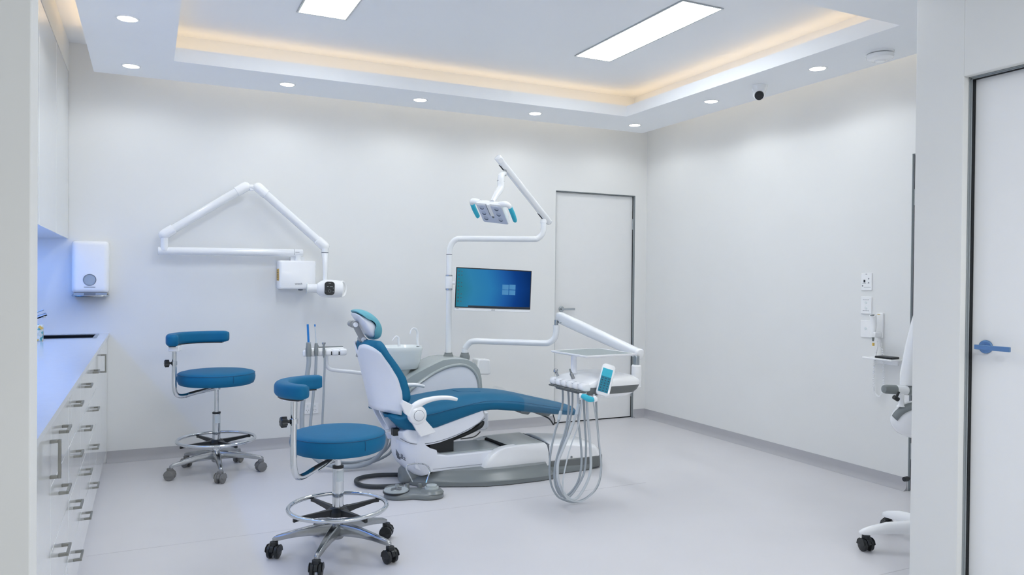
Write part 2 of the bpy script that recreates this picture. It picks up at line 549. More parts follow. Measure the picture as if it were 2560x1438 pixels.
def downlight(x, y, lb, seen=True):
    t = thing('downlight', lb, 'downlight', (x, y, ZB), 'round downlights in the dropped ceiling')
    MB().lathe([(0.046, 0.0), (0.058, 0.0), (0.0575, -0.003), (0.048, -0.0045), (0.046, -0.002)], (x, y, ZB), 36, cap=False).obj('trim_ring', 'plastic', t)
    MB().lathe([(0.0005, -0.001), (0.047, -0.001), (0.047, -0.0025), (0.0005, -0.0025)], (x, y, ZB), 32).obj('lens', 'down', t)
    l = bpy.data.lights.new('downlight_beam', 'SPOT')
    l.energy = SPOT_W
    l.color = (0.94, 0.985, 1.0)
    l.spot_size = R(158)
    l.spot_blend = 0.5
    l.shadow_soft_size = 0.04
    lo = bpy.data.objects.new('downlight_beam', l)
    SC.collection.objects.link(lo)
    lo.location = (x, y, ZB - 0.012)

downlight(-0.10, 4.465, 'round downlight over the worktop, nearest the top edge on the cupboard side')
downlight(-0.10, 5.456, 'round downlight in the cupboard corner, by the back wall')
downlight(0.875, 5.456, 'round downlight above the wall x-ray arm')
downlight(1.85, 5.456, 'round downlight near the middle of the back wall')
downlight(2.83, 5.456, 'round downlight over the lamp of the dental chair, left of the back door')
downlight(3.803, 5.456, 'round downlight in the far corner of the room above the back door')
downlight(3.803, 4.470, 'round downlight between the far corner and the security camera')
downlight(3.808, 3.475, 'round downlight between the security camera and the smoke detector')
downlight(-0.10, 3.475, 'round downlight over the near half of the worktop')
downlight(0.875, 2.43, 'round downlight above the room entrance')
downlight(2.83, 2.43, 'round downlight above the entrance, beside the corridor wall')

# ---- smoke detector and camera under the ceiling ring
t = thing('smoke_detector', 'white round smoke detector on the dropped ceiling', 'smoke detector', (3.855, 3.06, ZB))
c = (3.855, 3.06, ZB)
MB().lathe([(0.001, 0), (0.076, 0), (0.077, -0.010), (0.071, -0.013), (0.001, -0.013)], c, 40).obj('base_plate', 'plastic', t)
MB().lathe([(0.066, -0.012), (0.066, -0.019), (0.001, -0.019)], c, 40).obj('vent_gap', 'recess', t)
MB().lathe([(0.001, -0.018), (0.074, -0.018), (0.076, -0.024), (0.073, -0.040), (0.058, -0.049), (0.030, -0.052), (0.026, -0.058), (0.012, -0.060), (0.001, -0.060)], c, 40).obj('cover', 'plastic', t)
t = thing('security_camera', 'small white dome camera with a black lens face under the ceiling', 'camera', (3.79, 3.96, ZB))
c = Vector((3.79, 3.96, ZB))
MB().lathe([(0.001, 0), (0.052, 0), (0.053, -0.006), (0.046, -0.034), (0.040, -0.050), (0.001, -0.050)], c, 32).obj('mount', 'plastic', t)
bd = c + Vector((-0.004, -0.004, -0.060))
MB().ball(bd, 0.043, n=28, m=16).obj('eyeball', 'plastic', t)
ld = Vector((-0.62, -0.62, -0.48)).normalized()
MB().lathe([(0.001, 0.030), (0.031, 0.030), (0.030, 0.043), (0.024, 0.045), (0.001, 0.045)], bd, 28, ld).obj('lens_face', 'black', t)

# ================================================================== joinery on the left
FX = -0.250      # plane of the fronts
def d_handle(mbx, y, z, vertical, L):
    s, q = 0.0095, 0.012
    x0, x1, x2 = FX, FX + 0.020, FX + 0.028
    if vertical:
        mbx.bx(x0, x1, y - q / 2, y + q / 2, z + L / 2 - s, z + L / 2).bx(x0, x1, y - q / 2, y + q / 2, z - L / 2, z - L / 2 + s)
        mbx.bx(x1, x2, y - q / 2, y + q / 2, z - L / 2, z + L / 2)
    else:
        mbx.bx(x0, x1, y + L / 2 - q, y + L / 2, z - s / 2, z + s / 2).bx(x0, x1, y - L / 2, y - L / 2 + q, z - s / 2, z + s / 2)
        mbx.bx(x1, x2, y - L / 2, y + L / 2, z - s / 2, z + s / 2)
    return mbx

def base_unit(name, y0, y1, lb, drawers=None, handle_y=None, group='cupboards under the worktop'):
    t = thing(name, lb, 'cabinet', (-0.55, (y0 + y1) / 2, 0), group)
    MB().bx(XL + 0.002, FX - 0.020, y0 + 0.001, y1 - 0.001, 0.10, 0.884 if y1 < 5.3 else 0.73).obj('body', 'gloss', t)
    MB().bx(XL + 0.002, FX - 0.045, y0 + 0.001, y1 - 0.001, 0.0, 0.10).obj('plinth', 'plastic2', t)
    if drawers:
        for (z0, z1) in drawers:
            d = MB().bx(FX - 0.019, FX, y0 + 0.0015, y1 - 0.0015, z0 + 0.0015, z1 - 0.0015).obj('drawer', 'gloss', t, bevel=0.001)
            d_handle(MB(), (y0 + y1) / 2, z1 - 0.076, False, 0.110).obj('handle', 'nickel', d, bevel=0.001)
    else:
        d = MB().bx(FX - 0.019, FX, y0 + 0.0015, y1 - 0.0015, 0.102, 0.882).obj('door', 'gloss', t, bevel=0.001)
        if handle_y:
            d_handle(MB(), handle_y, 0.772, True, 0.112).obj('handle', 'nickel', d, bevel=0.001)

DR = [(0.102, 0.291), (0.291, 0.491), (0.491, 0.688), (0.688, 0.882)]
base_unit('pull_out_cabinet', 2.125, 2.547, 'white base cabinet with a tall handle, nearest to the entrance', handle_y=2.524)
base_unit('drawer_cabinet', 2.547, 3.088, 'white gloss cabinet of four drawers next to the nearest tall-handled cabinet', DR)
base_unit('drawer_cabinet', 3.088, 3.628, 'white gloss cabinet of four drawers, second drawer stack from the entrance', DR)
base_unit('drawer_cabinet', 3.628, 4.178, 'white gloss cabinet of four drawers, third drawer stack from the entrance', DR)
base_unit('drawer_cabinet', 4.178, 4.735, 'white gloss cabinet of four drawers, farthest stack, before the sink cupboards', DR)
base_unit('sink_cabinet', 4.735, 5.23, 'white gloss cupboard with a tall handle just beyond the drawer stacks', handle_y=5.19)
base_unit('end_cabinet', 5.23, 5.59, 'plain white gloss cupboard without handle before the sink')
base_unit('end_cabinet', 5.59, D - 0.003, 'plain white gloss cupboard in the corner below the towel dispenser')

# worktop with a sink opening
SX0, SX1, SY0, SY1 = -0.70, -0.312, 5.49, 5.835
wt = MB()
xs, ys = (XL + 0.002, SX0, SX1, -0.238), (2.122, SY0, SY1, D - 0.002)
for i in range(3):
    for j in range(3):
        if not (i == 1 and j == 1):
            wt.bx(xs[i], xs[i + 1], ys[j], ys[j + 1], 0.885, 0.905)
tag(wt.obj('worktop', 'top'), 'long glossy white stone worktop along the left wall', 'worktop')
t = thing('sink', 'black inset sink with a pale steel rim in the worktop corner', 'sink', ((SX0 + SX1) / 2, (SY0 + SY1) / 2, 0.72))
bs = MB()
SX0, SX1, SY0, SY1 = SX0 + 0.001, SX1 - 0.001, SY0 + 0.001, SY1 - 0.001
bs.bx(SX0, SX1, SY0, SY0 + 0.004, 0.74, 0.904).bx(SX0, SX1, SY1 - 0.004, SY1, 0.74, 0.904).bx(SX0, SX0 + 0.004, SY0, SY1, 0.74, 0.904).bx(SX1 - 0.004, SX1, SY0, SY1, 0.74, 0.904).bx(SX0, SX1, SY0, SY1, 0.735, 0.742)
bs.obj('bowl', 'basin', t)
rm = MB()
e = 0.020
rm.bx(SX0 - e, SX1 + e, SY0 - 0.008, SY0, 0.9055, 0.908).bx(SX0 - e, SX1 + e, SY1, SY1 + 0.008, 0.9055, 0.908).bx(SX0 - e, SX0, SY0, SY1, 0.9055, 0.908).bx(SX1, SX1 + e, SY0, SY1, 0.9055, 0.908)
rm.obj('rim', 'steel', t)
t = thing('tap', 'chrome mixer tap with a slanting spout beside the sink', 'tap', (-0.775, 5.70, 0.905))
MB().lathe([(0.001, 0.9055), (0.026, 0.9055), (0.024, 0.915), (0.022, 1.02), (0.001, 1.03)], (-0.775, 5.70, 0), 24).obj('body', 'chrome', t)
MB().tube([(-0.775, 5.70, 0.985), (-0.70, 5.70, 1.008), (-0.585, 5.70, 1.052)], 0.0105, 14, 5).cyl((-0.600, 5.70, 1.040), (-0.600, 5.70, 1.028), 0.008).obj('spout', 'chrome', t)
MB().obox((-0.685, 5.70, 1.047), Vector((0.93, 0, 0.36)), (0, 1, 0), Vector((-0.36, 0, 0.93)), 0.18, 0.016, 0.007).obj('lever', 'steel', t, bevel=0.002)

# patterned tumbler by the sink
m = mat('tumbler_print', (200, 196, 170), 0.2, coat=0.4)
nt = m.node_tree
vo = nt.nodes.new('ShaderNodeTexVoronoi')
vo.inputs['Scale'].default_value = 60
cr = nt.nodes.new('ShaderNodeValToRGB')
cr.color_ramp.interpolation = 'CONSTANT'
for p, cc in ((0.0, (196, 204, 196)), (0.3, (206, 172, 84)), (0.5, (92, 110, 112)), (0.62, (212, 218, 214)), (0.82, (84, 158, 160))):
    el = cr.color_ramp.elements.new(p)
    el.color = lin(cc)
tc = nt.nodes.new('ShaderNodeTexCoord')
nt.links.new(tc.outputs['Object'], vo.inputs['Vector'])
sp = nt.nodes.new('ShaderNodeSeparateColor')
nt.links.new(vo.outputs['Color'], sp.inputs[0])
nt.links.new(sp.outputs[0], cr.inputs[0])
nt.links.new(cr.outputs[0], nt.nodes['Principled BSDF'].inputs['Base Color'])
M['print'] = m
tm = MB().lathe([(0.001, 0.9055), (0.034, 0.9055), (0.0365, 0.912), (0.0365, 0.998), (0.034, 1.004), (0.031, 1.002), (0.031, 0.915), (0.001, 0.914)], (-0.603, 5.36, 0), 28)
tag(tm.obj('tumbler', 'print'), 'small tumbler with a yellow and grey print on the worktop', 'tumbler')

# wall cupboards
ys = (2.125, 2.90, 3.66, 4.42, 5.19, D - 0.003)
wl = ['white wall cupboard nearest to the entrance', 'white wall cupboard, second from the entrance', 'white wall cupboard, third from the entrance', 'white wall cupboard, fourth from the entrance', 'white wall cupboard in the back corner above the towel dispenser']
for i in range(5):
    t = thing('wall_cabinet', wl[i], 'cabinet', (-0.67, (ys[i] + ys[i + 1]) / 2, 1.555), 'wall cupboards above the worktop')
    MB().bx(XL + 0.002, -0.507, ys[i] + 0.0005, ys[i + 1] - 0.0005, 1.555, 2.684).obj('body', 'gloss', t)
    MB().bx(-0.506, -0.487, ys[i] + 0.0008, ys[i + 1] - 0.0008, 1.553, 2.678).obj('door', 'gloss', t, bevel=0.001)

# towel dispenser
t = thing('towel_dispenser', 'white paper towel dispenser on the back wall above the worktop corner', 'towel dispenser', (-0.348, D - 0.06, 1.166))
x0, x1, z0, z1 = -0.459, -0.237, 1.185, 1.541
rings = []
for y, k in ((D - 0.002, 0.0), (D - 0.085, 0.0), (D - 0.108, 0.006), (D - 0.119, 0.018), (D - 0.121, 0.03)):
    rings.append([((x0 + x1) / 2 + a, y, (z0 + z1) / 2 + b) for a, b in rrect(x1 - x0 - 2 * k, z1 - z0 - 2 * k, 0.022)])
MB().loft(rings).obj('cover', 'plastic', t, angle=50)
wc_ = Vector((-0.351, D - 0.1205, 1.275))
MB().lathe([(0.001, 0), (0.037, 0), (0.037, 0.0015), (0.001, 0.0015)], wc_, 36, (0, -1, 0)).obj('level_window', 'window', t)
MB().lathe([(0.036, 0), (0.0395, 0), (0.0395, 0.003), (0.036, 0.003)], wc_, 36, (0, -1, 0), cap=False).obj('window_rim', 'recess', t)
MB().bx(-0.385, -0.317, D - 0.1222, D - 0.1212, 1.224, 1.2275).obj('printed_line', 'ink', t)
lp = MB()
lp.tube([(-0.452, D - 0.01, 1.172), (-0.446, D - 0.105, 1.166), (-0.348, D - 0.125, 1.164), (-0.250, D - 0.105, 1.166), (-0.244, D - 0.01, 1.172)], 0.006, 8, 6)
lp.bx(x0 + 0.012, x1 - 0.012, D - 0.10, D - 0.004, 1.165, 1.186)
lp.obj('exit_lip', 'steel', t)
MB().bx(-0.385, -0.318, D - 0.112, D - 0.10, 1.160, 1.184).obj('paper_edge', 'recess', t)

# ================================================================== back wall: x-ray arm and socket
t = thing('wall_xray_unit', 'white folding wall x-ray arm with its box and tube head on the back wall', 'x-ray unit', (0.75, 5.90, 1.3))
YA = 5.87
ra, rb_ = Vector((0.0655, 5.8700, 1.4833)), Vector((1.0640, 5.8700, 1.4915))
MB().cyl(ra, rb_, 0.029, n=28).obj('rail', 'enamel', t, bevel=0.004)
MB().cyl(rb_ + Vector((-0.068, 0, 0)), rb_ + Vector((-0.0655, 0, 0)), 0.0293, n=28).obj('rail_seam', 'recess', t)
MB().obox(rb_ + Vector((-0.045, -0.0285, 0.004)), (1, 0, 0), (0, 1, 0), (0, 0, 1), 0.030, 0.002, 0.003).obj('rail_print', 'ink', t)
# box under the rail
b0, b1 = Vector((0.8838, 5.8150, 1.4312)), Vector((1.1549, 5.8150, 1.2156))
bx0, bx1, bz0, bz1 = b0.x, b1.x, b1.z, b0.z
rings = []
for y, k in ((D - 0.004, 0.0), (5.83, 0.0), (5.82, 0.004), (5.815, 0.012)):
    rings.append([((bx0 + bx1) / 2 + a, y, (bz0 + bz1) / 2 + c) for a, c in rrect(bx1 - bx0 - 2 * k, bz1 - bz0 - 2 * k, 0.012)])
bxo = MB().loft(rings).obj('control_box', 'plastic', t, angle=50)
MB().bx(bx0 - 0.0012, bx0 - 0.0002, 5.828, 5.935, bz1 - 0.152, bz1 - 0.063).obj('warning_sticker', 'yellow', bxo)
sk = MB()
for k in range(5):
    sk.bx(bx0 - 0.0018, bx0 - 0.0012, 5.85, 5.91, bz1 - 0.145 + k * 0.013, bz1 - 0.141 + k * 0.013)
sk.add([(bx0 - 0.0018, 5.862, bz1 - 0.082), (bx0 - 0.0018, 5.90, bz1 - 0.082), (bx0 - 0.0018, 5.881, bz1 - 0.067)], [(0, 1, 2)])
sk.obj('sticker_print', 'dark_ink', bxo)
words('lettering', 'vatech', 0.021, (1.0244, 5.8142, 1.2505), (1, 0, 0), (0, 0, 1), 'ink', bxo)
nk = Vector((1.0285, 5.8700, 1.4497))
MB().lathe([(0.026, -0.03), (0.022, -0.006), (0.022, 0.006), (0.026, 0.024)], nk, 24).obj('box_neck', 'enamel', t)
MB().bx(nk.x - 0.05, nk.x + 0.05, 5.88, D - 0.001, nk.z - 0.10, nk.z + 0.01).obj('wall_bracket', 'enamel', t)
MB().lathe([(0.001, 0), (0.016, 0), (0.018, -0.008), (0.001, -0.012)], (nk.x + 0.02, 5.87, bz0), 20).obj('cable_gland', 'recess', t)

def arm(p0, p1, r, name, cap=0.11):
    p0, p1 = Vector(p0), Vector(p1)
    d = (p1 - p0).normalized()
    L = (p1 - p0).length
    a = MB().cyl(p0, p1, r, n=26)
    o = a.obj(name, 'enamel', t)
    for p, s in ((p0, 1), (p1, -1)):
        q = p + d * s * cap * L
        MB().lathe([(r * 0.2, -r * 1.22), (r * 0.75, -r * 1.0), (r * 1.12, -r * 0.45), (r * 1.20, 0.1 * r), (r * 1.16, cap * L), (r * 1.0, cap * L + 0.003)], p, 26, d * s).obj('joint_cap', 'plastic', o, angle=50)
    return o
e0 = Vector((0.1058, 5.8600, 1.5994))
e1 = Vector((0.6445, 5.8600, 1.9676))
e2 = Vector((0.7335, 5.8300, 1.9640))
e3 = Vector((1.2119, 5.8000, 1.5448))
MB().lathe([(0.026, -0.112), (0.0255, -0.026), (0.0258, -0.024), (0.0258, 0.0)], e0, 24).obj('post', 'enamel', t)
arm(e0, e1, 0.031, 'lower_arm')
arm(e2, e3, 0.031, 'upper_arm')
MB().cyl(e1, e2, 0.020, n=20).obj('elbow_pin', 'plastic', t)
fm = (e1 + e2) / 2 + Vector((0, 0, -0.012))
MB().obox(fm, (1, 0, 0), (0, 1, 0), (0, 0, 1), 0.030, 0.030, 0.03).obj('elbow_block', 'plastic', t, bevel=0.005)
# stem and tube head
s0 = e3 + Vector((0.002, -0.01, -0.02))
hc = Vector((1.2512, 5.7200, 1.2218))
s1 = Vector((hc.x - 0.045, hc.y + 0.02, hc.z + 0.05))
MB().tube([s0, s0 + Vector((0, -0.005, -0.045)), (s0 + s1) / 2 + Vector((0, -0.01, 0)), s1], [0.026, 0.025, 0.019, 0.015], 18, 5).obj('hanger', 'enamel', t)
MB().lathe([(0.0262, -0.004), (0.0266, 0), (0.0262, 0.004)], s0 + Vector((0, -0.002, -0.03)), 20).obj('hanger_seam', 'recess', t)
hx = Vector((1, -0.10, -0.02)).normalized()
hd = MB().lathe([(0.001, -0.110), (0.034, -0.110), (0.044, -0.100), (0.060, -0.075), (0.067, -0.045), (0.068, 0.0), (0.066, 0.045), (0.062, 0.075), (0.001, 0.075)], hc, 36, hx).obj('tube_head', 'plastic', t, angle=60)
rd = (hx * 0.80 + Vector((0, -0.60, 0))).normalized()
MB().ring(hc + hx * 0.080, 0.056, 0.0085, 40, 12, rd).obj('grip_ring', 'plastic', hd)
MB().lathe([(0.001, 0), (0.034, 0), (0.034, 0.065), (0.036, 0.067), (0.036, 0.070), (0.001, 0.070)], hc - hx * 0.108, 28, -hx).obj('aiming_cone', 'enamel', hd)
MB().lathe([(0.001, 0), (0.040, 0), (0.040, 0.005), (0.001, 0.005)], hc - hx * 0.177, 28, -hx).obj('cone_rim', 'ceramic', hd)
ph = Vector((-0.10, -0.99, 0.05)).normalized()
pc = hc + hx * -0.022 - Vector((0, 0, 0.0)) + ph * 0.0655
ux = (hx - ph * hx.dot(ph)).normalized()
uz = ux.cross(ph) * -1
uz = uz if uz.z > 0 else -uz
cp = MB()
rgs = []
for dd, k in ((-0.012, 0), (0.004, 0), (0.006, 0.002)):
    rgs.append([pc + ph * dd + ux * a + uz * b for a, b in rrect(0.073 - 2 * k, 0.100 - 2 * k, 0.022)])
cpo = cp.loft(rgs).obj('control_pad', 'black', hd)
g = MB().ring(pc + ph * 0.0065 - uz * 0.020, 0.010, 0.0012, 28, 6, ph)
for a, b, w_, h_ in ((0, 0.036, 0.018, 0.003), (-0.014, 0.013, 0.012, 0.007), (0.012, 0.012, 0.022, 0.006), (0.026, 0.002, 0.004, 0.007), (-0.028, -0.022, 0.004, 0.003), (0.027, -0.024, 0.008, 0.003)):
    g.obox(pc + ph * 0.0065 + ux * a + uz * b, ux, ph, uz, w_, 0.0008, h_)
g.obj('pad_symbols', 'midgrey', cpo)

def plate(name, lb, origin, u, n, w, h, cat, group=None):
    """wall plate with rounded corners: origin at its centre on the wall"""
    o_, u, n = Vector(origin), Vector(u), Vector(n)
    z = Vector((0, 0, 1))
    t = thing(name, lb, cat, o_ - z * h / 2, group)
    rings = []
    for dd, k in ((0.0005, 0), (0.007, 0.0), (0.009, 0.002)):
        rings.append([o_ + n * dd + u * a + z * b for a, b in rrect(w - 2 * k, h - 2 * k, 0.004, 3)])
    MB().loft(rings).obj('face_plate', 'plastic', t)
    return t, o_ + n * 0.009, u, n, z

p0, p1 = Vector((1.1012, 5.9520, 0.3321)), Vector((1.1966, 5.9520, 0.2448))
t, q, u, n, z = plate('power_socket', 'white double power socket on the back wall behind the grey hoses', ((p0 + p1) / 2), (1, 0, 0), (0, -1, 0), p1.x - p0.x + 0.014, abs(p0.z - p1.z) - 0.005, 'socket')
for s in (-1, 1):
    MB().obox(q + u * s * 0.028 + z * 0.018, u, n, z, 0.012, 0.006, 0.018).obj('rocker', 'ceramic', t, bevel=0.002)
    sl = MB()
    for k in (-1, 1):
        sl.obox(q + u * (s * 0.028 + k * 0.008) - z * 0.012, (u + z * 0.5 * k).normalized(), n, (z - u * 0.5 * k).normalized(), 0.002, 0.0012, 0.009)
    sl.obox(q + u * s * 0.028 - z * 0.025, u, n, z, 0.002, 0.0012, 0.009)
    sl.obj('socket_slots', 'black', t)

# ================================================================== right wall: plates, handset, shelf
u, n = (0, -1, 0), (-1, 0, 0)
t, q, u, n, z = plate('wall_control', 'white wall plate with a small dark port, topmost of the three plates', (XR, 3.484, 1.310), u, n, 0.083, 0.114, 'wall plate', 'plates beside the handset')
MB().obox(q - u * 0.014 + z * 0.004, u, n, z, 0.013, 0.002, 0.017).obj('port', 'black', t)
g = MB()
for a, b, w_, h_ in ((0.018, 0.022, 0.010, 0.004), (0.018, 0.015, 0.006, 0.003), (0.018, -0.004, 0.008, 0.003), (0.018, -0.009, 0.012, 0.004), (-0.016, -0.011, 0.028, 0.002), (-0.028, -0.028, 0.008, 0.007), (0.008, -0.037, 0.052, 0.001), (0.0, 0.050, 0.012, 0.003)):
    g.obox(q + u * a + z * b, u, n, z, w_, 0.0008, h_)
g.obj('printed_symbols', 'ink', t)
t, q, u, n, z = plate('wall_switch', 'white wall plate with two round buttons and printed lines, middle of the three plates', (XR, 3.484, 1.154), u, n, 0.083, 0.114, 'wall plate', 'plates beside the handset')
for s in (-1, 1):
    MB().lathe([(0.001, 0), (0.010, 0), (0.009, 0.003), (0.001, 0.0035)], q + z * s * 0.018, 24, n).obj('button', 'ceramic', t)
    g = MB()
    for k in range(4):
        g.obox(q + z * s * 0.036 + u * (-0.019 + k * 0.0127), u, n, z, 0.0105, 0.0008, 0.0028)
    g.obj('printed_line', 'ink', t)
t, q, u, n, z = plate('wall_switch', 'plain white wall plate with one round button, lowest of the three plates', (XR, 3.484, 0.998), u, n, 0.083, 0.114, 'wall plate', 'plates beside the handset')
MB().lathe([(0.001, 0), (0.010, 0), (0.009, 0.003), (0.001, 0.0035)], q + z * 0.002, 24, n).obj('button', 'ceramic', t)

t = thing('wall_handset', 'white handset with a coiled cord hanging on the right wall beside the plates', 'handset', (XR - 0.03, 3.38, 0.94))
X1 = XR - 0.055
MB().bx(XR - 0.014, XR - 0.0005, 3.352, 3.402, 0.945, 1.108).obj('holder_plate', 'plastic', t, bevel=0.004)
MB().bx(XR - 0.0148, XR - 0.0138, 3.372, 3.392, 1.097, 1.101).obj('holder_print', 'yellow', t)
rings = []
for zz, w_, dx in ((0.955, 0.022, -0.012), (0.975, 0.030, -0.008), (1.02, 0.032, 0.0), (1.07, 0.034, -0.004), (1.092, 0.036, -0.012)):
    rings.append([(X1 + dx + a, 3.385 + b, zz + (0.008 if a > 0 else -0.004)) for a, b in rrect(w_, w_ * 1.15, w_ * 0.42)])
hs = MB().loft(rings).obj('receiver', 'plastic', t, angle=60)
MB().lathe([(0.001, 0), (0.015, 0), (0.012, 0.006), (0.001, 0.008)], (X1 - 0.014, 3.385, 1.091), 20, (-0.25, 0, 1)).obj('grey_end', 'midgrey', hs)
MB().bx(XR - 0.075, XR - 0.012, 3.358, 3.398, 0.950, 0.985).obj('cradle', 'plastic', t, bevel=0.006)
MB().cyl((X1 - 0.004, 3.385, 0.952), (X1 - 0.002, 3.388, 0.925), 0.008, 0.006, 14).obj('strain_relief', 'midgrey', hs)
MB().bx(X1 - 0.006, X1 + 0.004, 3.381, 3.391, 0.895, 0.914).obj('cord_tag', 'yellow', hs)
cpts = [(4.2400, 3.3575, 0.9273), (4.2500, 3.3618, 0.8879), (4.2600, 3.3811, 0.8496), (4.2700, 3.3987, 0.8007), (4.2700, 3.4048, 0.7086), (4.2700, 3.4052, 0.6380), (4.2700, 3.3938, 0.5847), (4.2700, 3.3636, 0.5668), (4.2750, 3.3414, 0.5969), (4.2750, 3.3353, 0.6777), (4.2750, 3.3383, 0.7704), (4.2750, 3.3485, 0.8572), (4.2800, 3.3621, 0.9077), (4.2800, 3.3716, 0.9459)]
path = smooth_path(cpts, 30)
co = []
e1 = Vector((1, 0, 0))
for i, p in enumerate(path):
    s_ = i / (len(path) - 1)
    amp = 0.0036 * min(1, max(0, (s_ - 0.10) / 0.06)) * min(1, max(0, (0.97 - s_) / 0.05))
    tt = (path[min(i + 1, len(path) - 1)] - path[max(i - 1, 0)]).normalized()
    e2 = tt.cross(e1).normalized()
    a = i * 1.25
    co.append(p + e1 * math.cos(a) * amp + e2 * math.sin(a) * amp)
MB().tube(co, 0.0034, 6, 1).obj('coiled_cord', 'plastic', t)

t = thing('wall_shelf', 'small white shelf fixed to the right wall below the handset', 'shelf', (XR - 0.05, 3.30, 0.80))
ZS = 0.822
MB().bx(XR - 0.105, XR - 0.0005, 3.215, 3.432, ZS - 0.012, ZS).obj('board', 'plastic', t, bevel=0.004)
MB().bx(XR - 0.014, XR - 0.0005, 3.24, 3.41, ZS - 0.045, ZS - 0.011).obj('bracket', 'plastic', t, bevel=0.003)
tag(MB().bx(XR - 0.095, XR - 0.02, 3.222, 3.345, ZS + 0.0005, ZS + 0.014).obj('tablet', 'black', bevel=0.004), 'flat black device lying on the small white wall shelf', 'device')

# ================================================================== stools
def caster(parent, c, ang, body, wheel, g=1.2):
    c = Vector(c)
    f = Vector((math.cos(ang), math.sin(ang), 0)) * g
    s = Vector((-f.y, f.x, 0))
    z = Vector((0, 0, g))
    k = c + f * 0.006
    h = MB()
    h.cyl(k + z * 0.050, k + z * 0.064, 0.016 * g, n=16)
    pr = [(-0.027, 0.024), (-0.022, 0.042), (-0.010, 0.053), (0.008, 0.055), (0.022, 0.047), (0.028, 0.032), (0.018, 0.024)]
    h.loft([[k + f * a + z * b + s * w for a, b in pr] for w in (-0.007, 0.007)])
    for w0_, w1_ in ((-0.026, -0.0225), (0.0225, 0.026)):
        h.loft([[k + f * a * 0.98 + z * (0.026 + (b - 0.026) * 0.98) + s * w for a, b in pr] for w in (w0_, w1_)])
    co_ = h.obj('caster', body, parent, bevel=0.002)
    for q in (-1, 1):
        MB().lathe([(0.001, -0.008 * g), (0.021 * g, -0.008 * g), (0.0262 * g, -0.005 * g), (0.0262 * g, 0.005 * g), (0.021 * g, 0.008 * g), (0.001, 0.008 * g)], k + s * q * 0.0150 + z * 0.0263, 24, s).obj('wheel', wheel, co_)
    return co_

